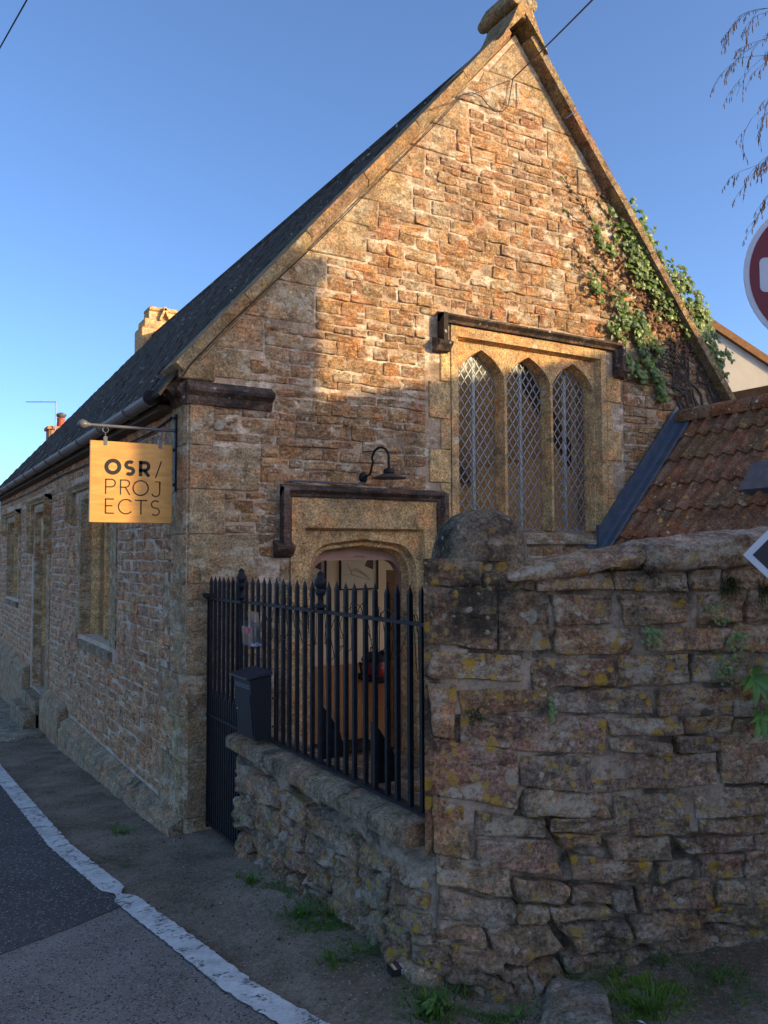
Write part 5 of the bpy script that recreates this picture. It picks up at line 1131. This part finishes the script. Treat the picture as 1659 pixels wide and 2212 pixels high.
# birch twigs with catkins
bt = thing('birch_tree', 'bare birch tree with drooping twigs and hanging catkins against the sky', 'tree')
TD = 9.5; base = PR(2050, 1100, TD); base.z = -.2; random.seed(5)
trunk = MB(); crown = PR(1990, -420, TD); trunk.tube([base, base.lerp(crown, .35)+Vector((.1, 0, 0)), base.lerp(crown, .7), crown], [.17, .13, .09, .03], 10); g_ = G('birch_bark', .8, .2); g_.col(g_.mix(g_.ramp(g_.noise(3, 4, .6, g_.vec((2, 2, 12))), [(.45, 0), (.55, 1)]), (.55, .52, .48), (.06, .05, .045))); trunk.build('trunk', g_.m, bt, True)
Tw = MB(); Ck = MB(); Lb = MB()
def twig(p, d, ln, r, lvl, droop):
    P = [p]; n = 7; dd = d.normalized()
    for i in range(n):
        dd = (dd+Vector((rr(-.12, .12), rr(-.12, .12), rr(-.1, .08)-droop))).normalized(); p = p+dd*ln/n; P.append(p)
        if lvl > 0 and i > 0 and random.random() < .8:
            sd_ = (dd+Vector((rr(-.8, .5), rr(-.5, .5), rr(-.7, .3)))).normalized(); twig(p, sd_, ln*rr(.35, .6), r*.55, lvl-1, droop*1.25)
        elif lvl == 0 and random.random() < .35:
            c = p; k = [c, c-Z*.012, c-Z*rr(.035, .06)+Vector((rr(-.008, .008), 0, 0))]; Ck.tube(k, [.002, .0055, .004], 5)
    Tw.tube(P, [max(.0016, r*(1-.75*i/n)) for i in range(n+1)], 4)
for (x, y, ex_, ey, l) in ((1720, 15, 1620, 0, .8), (1740, 120, 1620, 125, 1.2), (1720, 60, 1660, 60, .7), (1735, 170, 1660, 190, .95), (1720, 300, 1670, 320, .6), (1725, 330, 1630, 330, .75), (1725, 360, 1640, 420, .7), (1720, 200, 1660, 260, .7), (1690, 480, 1630, 500, .45), (1700, 860, 1640, 850, .3)):
    a, b = PR(x+15, y, TD), PR(ex_+15, ey, TD); m = base.lerp(crown, .55+.3*(1-max(0, y)/900)); Lb.tube([m, m.lerp(a, .5)+Z*.2, a], [.03, .02, .009], 6); twig(a, (b-a), l*.85, .005, 2, .06)
Lb.build('limbs', M['stem'], bt, True); g_ = G('birch_twig', .8, .1); g_.col((.045, .036, .032)); Tw.build('twigs', g_.m, bt, True, 'stuff', fix=False); g_ = G('catkin', .8, .1); g_.col((.11, .065, .05)); Ck.build('catkins', g_.m, bt, True, 'stuff', fix=False)

# small plants on and below the walls
BL = [(0, -.5), (.16, -.3), (.22, 0), (.15, .3), (0, .55), (-.15, .3), (-.22, 0), (-.16, -.3)]
RD = [(.5*math.cos(a), .5*math.sin(a)) for a in np.linspace(0, 6.283, 9)[:-1]]
def blade(B, p, d, l, w, tint=None, n=4, droop=.5):
    d = d.normalized(); s = d.cross(Z); s = s.normalized() if s.length > .01 else Vector((1, 0, 0)); vs = []; q = Vector(p)
    for i in range(n+1):
        t = i/n; ww = w*(1-t**1.6)+.0004; vs += [q-s*ww, q+s*ww]; dd = (d-Z*droop*t*1.2).normalized(); q = q+dd*l/n
    B.add(vs, [(2*i, 2*i+1, 2*i+3, 2*i+2) for i in range(n)], random.random() if tint is None else tint)
def wallpt(px, py, off=.03): s, v_ = inv(px, py); return frW(s, v_, off), wall_base(s)[1]
def roundel(lab, px, py, sx, sy, n, s0, s1, shape, mat, grp, trail=0.):
    o = thing('wall_plant', lab, 'plant', grp); B = MB(); St_ = MB()
    for _ in range(n):
        p, nn = wallpt(px+random.gauss(0, sx), py+random.gauss(0, sy)); p = p+nn*rr(0, .025); leaf(B, p, nn+Vector((rr(-.5, .5), rr(-.5, .5), rr(-.1, .9))), rr(s0, s1), rr(0, 6.3), shape)
    p0, nn = wallpt(px, py, .0)
    for _ in range(max(3, n//8)):
        p, nn = wallpt(px+random.gauss(0, sx), py+random.gauss(0, sy)); St_.tube([p0, (p0+p)/2+nn*.02, p+nn*.01], .0009, 3)
    B.build('leaves', M[mat], o, False, 'stuff', fix=False); St_.build('stems', M['grass'], o, fix=False)
WG = 'small plants rooted in the boundary wall joints'
for lab, px, py, sx, sy, n in (('round-leaved wall plant hanging below the middle of the tall wall top', 1400, 1370, 11, 12, 55), ('trailing wall plant beside the joint under the dark fern tuft', 1590, 1385, 9, 18, 50), ('trailing wall plant under the joint above the broad-leaved plant', 1560, 1440, 10, 22, 45), ('pale wall plant on the stone face below the fern tuft', 1555, 1340, 10, 7, 22), ('tiny wall plant on the long worn coping block', 1313, 1218, 5, 5, 12), ('small wall plant in the joint left of the wide red stone', 1185, 1530, 4, 14, 24), ('small wall plant between two stones high on the tall wall', 1540, 1310, 10, 5, 14)):
    roundel(lab, px, py, sx, sy, n, .010, .021, RD, 'penny', WG)
for lab, px, py, n, sz in (('dark green fern tuft growing under the wall coping', 1582, 1262, 150, .075), ('dark fern tuft beside the black pointed sign', 1655, 1275, 110, .07), ('dark mossy tuft in the joint above the widest stone', 1030, 1545, 70, .03), ('green tuft hanging in the low wall joint below the coping', 757, 1800, 40, .035), ('small green tuft under the low wall coping', 665, 1782, 40, .03)):
    o = thing('fern_tuft', lab, 'plant', None); B = MB(); p0, nn = wallpt(px, py, .01)
    for _ in range(n): 
        p, _n = wallpt(px+random.gauss(0, 9), py+random.gauss(0, 9), .005); blade(B, p, nn+Vector((rr(-.9, .9), rr(-.9, .9), rr(-1.1, 1.)))*.9, sz*rr(.5, 1.1), rr(.0012, .003), rr(0, .35), 3, .4)
    B.build('fronds', M['moss' if 'dark' in lab else 'grass'], o, False, 'stuff', fix=False)
# broad-leaved plant at the right edge
bp = thing('broad_leaved_plant', 'bright green plant with long pointed leaves growing out of the wall', 'plant'); random.seed(3)
LA = [(0, -.02), (.045, .12), (.085, .32), (.095, .5), (.07, .75), (0, 1.0), (-.07, .75), (-.095, .5), (-.085, .32), (-.045, .12)]
def longleaf(p, d, n, l, w, tint):
    B = MB(); d = d.normalized(); s = d.cross(n).normalized(); n = s.cross(d).normalized(); vs = []; k = 6
    for i in range(k+1):
        t = i/k; ww = w*math.sin(math.pi*min(1, t*.92+.06))**.9; q = p+d*l*t-Z*l*.35*t*t+n*.0; vs += [q-s*ww+n*ww*.35, q, q+s*ww+n*ww*.35]
    B.add(vs, [(i*3+j, i*3+j+1, i*3+3+j+1, i*3+3+j) for i in range(k) for j in range(2)], tint); B.build('leaf', M['broad'], bp, True, fix=False)
def rosette(px, py, px0, py0, n, l):
    c, nn = wallpt(px, py, .10); c0, _ = wallpt(px0, py0, .0); B = MB(); B.tube([c0, (c0+c)/2+Z*.02, c], .0035, 5); B.build('stem', M['broad'], bp, True)
    for i in range(n):
        a = i/n*6.28+rr(-.3, .3); d = nn*.45+c15*math.cos(a)+Z*math.sin(a); longleaf(c+rr(-.01, .01)*c15, d, nn, l*rr(.7, 1.15), l*rr(.13, .19), rr(0, 1))
rosette(1603, 1462, 1675, 1440, 9, .12); rosette(1618, 1540, 1690, 1530, 8, .115); rosette(1648, 1485, 1700, 1470, 7, .105); rosette(1645, 1415, 1700, 1440, 6, .09)
# weeds on the ground
def gpt(px, py):
    p = hitp(px, py, (0, .0567, 1), 0)
    return Vector((p.x, p.y, gzb(p.x, p.y)))
def weed(lab, px, py, n, l, spread, w=.003, mat='grass', name='weed', grp=None, lift=1., broad=0):
    o = thing(name, lab, 'plant', grp); B = MB(); c = gpt(px, py)
    for _ in range(int(n*1.6)):
        a = rr(0, 6.3); r = abs(random.gauss(0, 1))*spread*1.2; p = Vector((c.x+math.cos(a)*r, c.y+math.sin(a)*r, 0)); p.z = gzb(p.x, p.y)-.002
        blade(B, p, Vector((math.cos(a)*rr(.1, .9), math.sin(a)*rr(.1, .9), lift*rr(.5, 1.1))), 1.15*l*rr(.4, 1.1), 1.2*w*rr(.6, 1.3))
    for _ in range(broad):
        a = rr(0, 6.3); r = rr(0, 1)*spread*1.3; p = Vector((c.x+math.cos(a)*r, c.y+math.sin(a)*r, 0)); p.z = gzb(p.x, p.y)+rr(.2, 1.)*l
        leaf(B, p, Vector((math.cos(a)*.7, math.sin(a)*.7, 1)), l*rr(.3, .6), a+rr(-.5, .5), BL)
    B.build('blades', M[mat], o, False, 'stuff', fix=False)
random.seed(9)
weed('leafy green weed clump beside the crumpled cigarette packet', 935, 2195, 130, .07, .05, .004, broad=70)
weed('tall thin grass tuft at the foot of the wall corner', 1010, 2150, 50, .08, .03, .0022)
weed('bushy green plant against the end of the stepped plinth', 128, 1590, 60, .16, .07, .010, 'grass', broad=120)
weed('small leafy weed at the plinth foot on the street side', 283, 1722, 40, .07, .02, .005, broad=22)
weed('green grass tuft on the dirt in front of the quoined corner', 262, 1800, 60, .05, .05, .003)
weed('tiny weed at the foot of the stone corner by the gate', 372, 1790, 18, .045, .015, .004, broad=8)
weed('small green weed at the low wall foot nearest the gate', 540, 1935, 34, .055, .022, .004, broad=12)
weed('tiny sprig beside the low wall weed', 515, 1918, 12, .035, .01, .003, broad=4)
weed('low green weed under the mossy low wall stones', 650, 2010, 60, .05, .05, .003, broad=14)
weed('spread of low grass along the low wall foot', 715, 2015, 110, .055, .08, .0028, broad=10)
weed('sparse grass blades lying beside the wall base', 780, 2095, 40, .09, .05, .0022, lift=.4)
weed('short grass tuft between the kerb line and the wall corner', 720, 2105, 45, .05, .04, .0028)
weed('upright seedling with oval leaves in front of the rough wall', 1425, 2085, 16, .06, .03, .003, broad=9)
weed('small seedling left of the mossy patch', 1335, 2110, 10, .05, .02, .003, broad=8)
weed('scattered seedlings below the rounded wall corner', 1120, 2200, 30, .05, .07, .0025, broad=22)
weed('grass tuft growing out of the moss beside the flat stone', 1400, 2180, 90, .08, .07, .0025)
weed('small green weeds at the foot of the tall wall beyond the moss', 1560, 2120, 36, .04, .07, .003, broad=12)
o = thing('moss_patch', 'bright green moss patch at the foot of the tall wall', 'moss'); B = MB(); c = gpt(1385, 2150); M['brightmoss'] = leafmat('bright_moss', (.11, .19, .012), (.22, .32, .03), .9, .2)
for _ in range(3600):
    x = c.x+random.gauss(0, .10); y = c.y+random.gauss(0, .085)
    if nz(x*14, y*14) < -.12: continue
    blade(B, Vector((x, y, gzb(x, y)-.002)), Vector((rr(-1, 1), rr(-1, 1), 1)), rr(.010, .024), .0022, None, 2, .2)
B.build('tufts', M['brightmoss'], o, False, 'stuff', fix=False)
B = MB()
for (px, py, sp_, n) in ((700, 2020, .16, 3200), (900, 2130, .14, 2200), (1230, 2110, .12, 1800), (600, 1950, .10, 1000), (1060, 2190, .12, 1600), (1500, 2090, .12, 900), (1600, 2160, .15, 700), (250, 1790, .10, 300), (1330, 2190, .12, 700)):
    c = gpt(px, py)
    for _ in range(n):
        x = c.x+random.gauss(0, sp_)*.6; y = c.y+random.gauss(0, sp_)
        if nz(x*9, y*9, 4) < .0 or x < lx(y)+.1: continue
        blade(B, Vector((x, y, gzb(x, y)-.002)), Vector((rr(-1, 1), rr(-1, 1), 1)), rr(.008, .026), .0016, None, 2, .3)
o = B.build('ground_moss', M['grass'], None, False, 'stuff', fix=False); o['label'] = 'thin moss and short grass spread along the wall foot'; o['category'] = 'moss'
# flat stone, packet, litter
c = gpt(1235, 2165)
fF = lambda u, v, n: Vector((u, v, gz(u, v)+n)); P = [gpt(x, y) for x, y in ((1165, 2240), (1330, 2240), (1300, 2135), (1180, 2128))]
B = MB(); stone(B, fF, [(p.x, p.y) for p in P], .045, 4., 12, 10, .008, .5, .05, .02, .01); tag(B.build('flat_stone', M['flag'], None, True), 'flat grey stone block set in the ground below the wall corner', 'stone')
cp = thing('cigarette_packet', 'crumpled dark cigarette packet with white label lying by the wall foot', 'packet'); c = gpt(862, 2135); u = Vector((.86, -.5, 0)).normalized(); u = Vector((rt.x, rt.y, 0)).normalized()*.93+Vector((fw.x, fw.y, 0)).normalized()*.35; u.normalize(); w = Z.cross(u)
M['pk'] = plain('packet_card', (.012, .01, .014), .5, .4, 0, .2, 30, 0); M['pkw'] = plain('packet_white', (.6, .58, .58), .6, .3, 0, .1, 60, 0); M['pky'] = plain('packet_yellow', (.55, .42, .03), .6, .3, 0, .1, 30, 0); M['pkr'] = plain('packet_photo', (.14, .04, .04), .6, .3, 0, .4, 40, 0)
B = MB(); B.obox(c+Z*.016, u, w, Z, .044, .028, .0125); pk = B.build('carton', M['pk'], cp)
def sheet(nm, cu, cw, hu_, hw, mat, top=True): 
    B = MB(); B.obox(c+Z*.029+u*cu+w*cw, u, w, Z, hu_, hw, .0006); B.build(nm, M[mat], pk)
sheet('white_band', .012, -.002, .005, .026, 'pkw'); sheet('photo_print', -.006, 0, .012, .026, 'pkr'); sheet('white_band', -.022, 0, .0035, .026, 'pkw'); sheet('yellow_band', -.029, 0, .0035, .027, 'pky')
B = MB(); B.obox(c+Z*.017+u*.02-w*.0286, u, w, Z, .02, .0006, .0095); B.build('warning_label', M['pkw'], pk)
for k in range(2):
    B = MB(); B.obox(c+Z*(.020-.007*k)+u*.02-w*.0294, u, w, Z, .016, .0003, .0013); B.build('printed_line', M['pk'], pk)
for k, (px, py) in enumerate(((1385, 2208), (1290, 2208), (1545, 2150), (740, 2180))):
    c = gpt(px, py); B = MB(); leaf(B, c+Z*.006, Vector((rr(-.4, .4), rr(-.4, .4), 1)), .035, rr(0, 6), BL, rr(.2, 1)); tag(B.build('paper_scrap' if k < 2 else 'fallen_leaf', M['pkw'] if k < 2 else M['dead'], None, fix=False), ('scrap of white paper on the flat stone edge', 'small white scrap beside the moss patch', 'yellowish fallen leaf on the dark soil by the wall', 'curled brown leaf on the dirt near the white line')[(1, 0, 2, 3)[k]], 'litter')
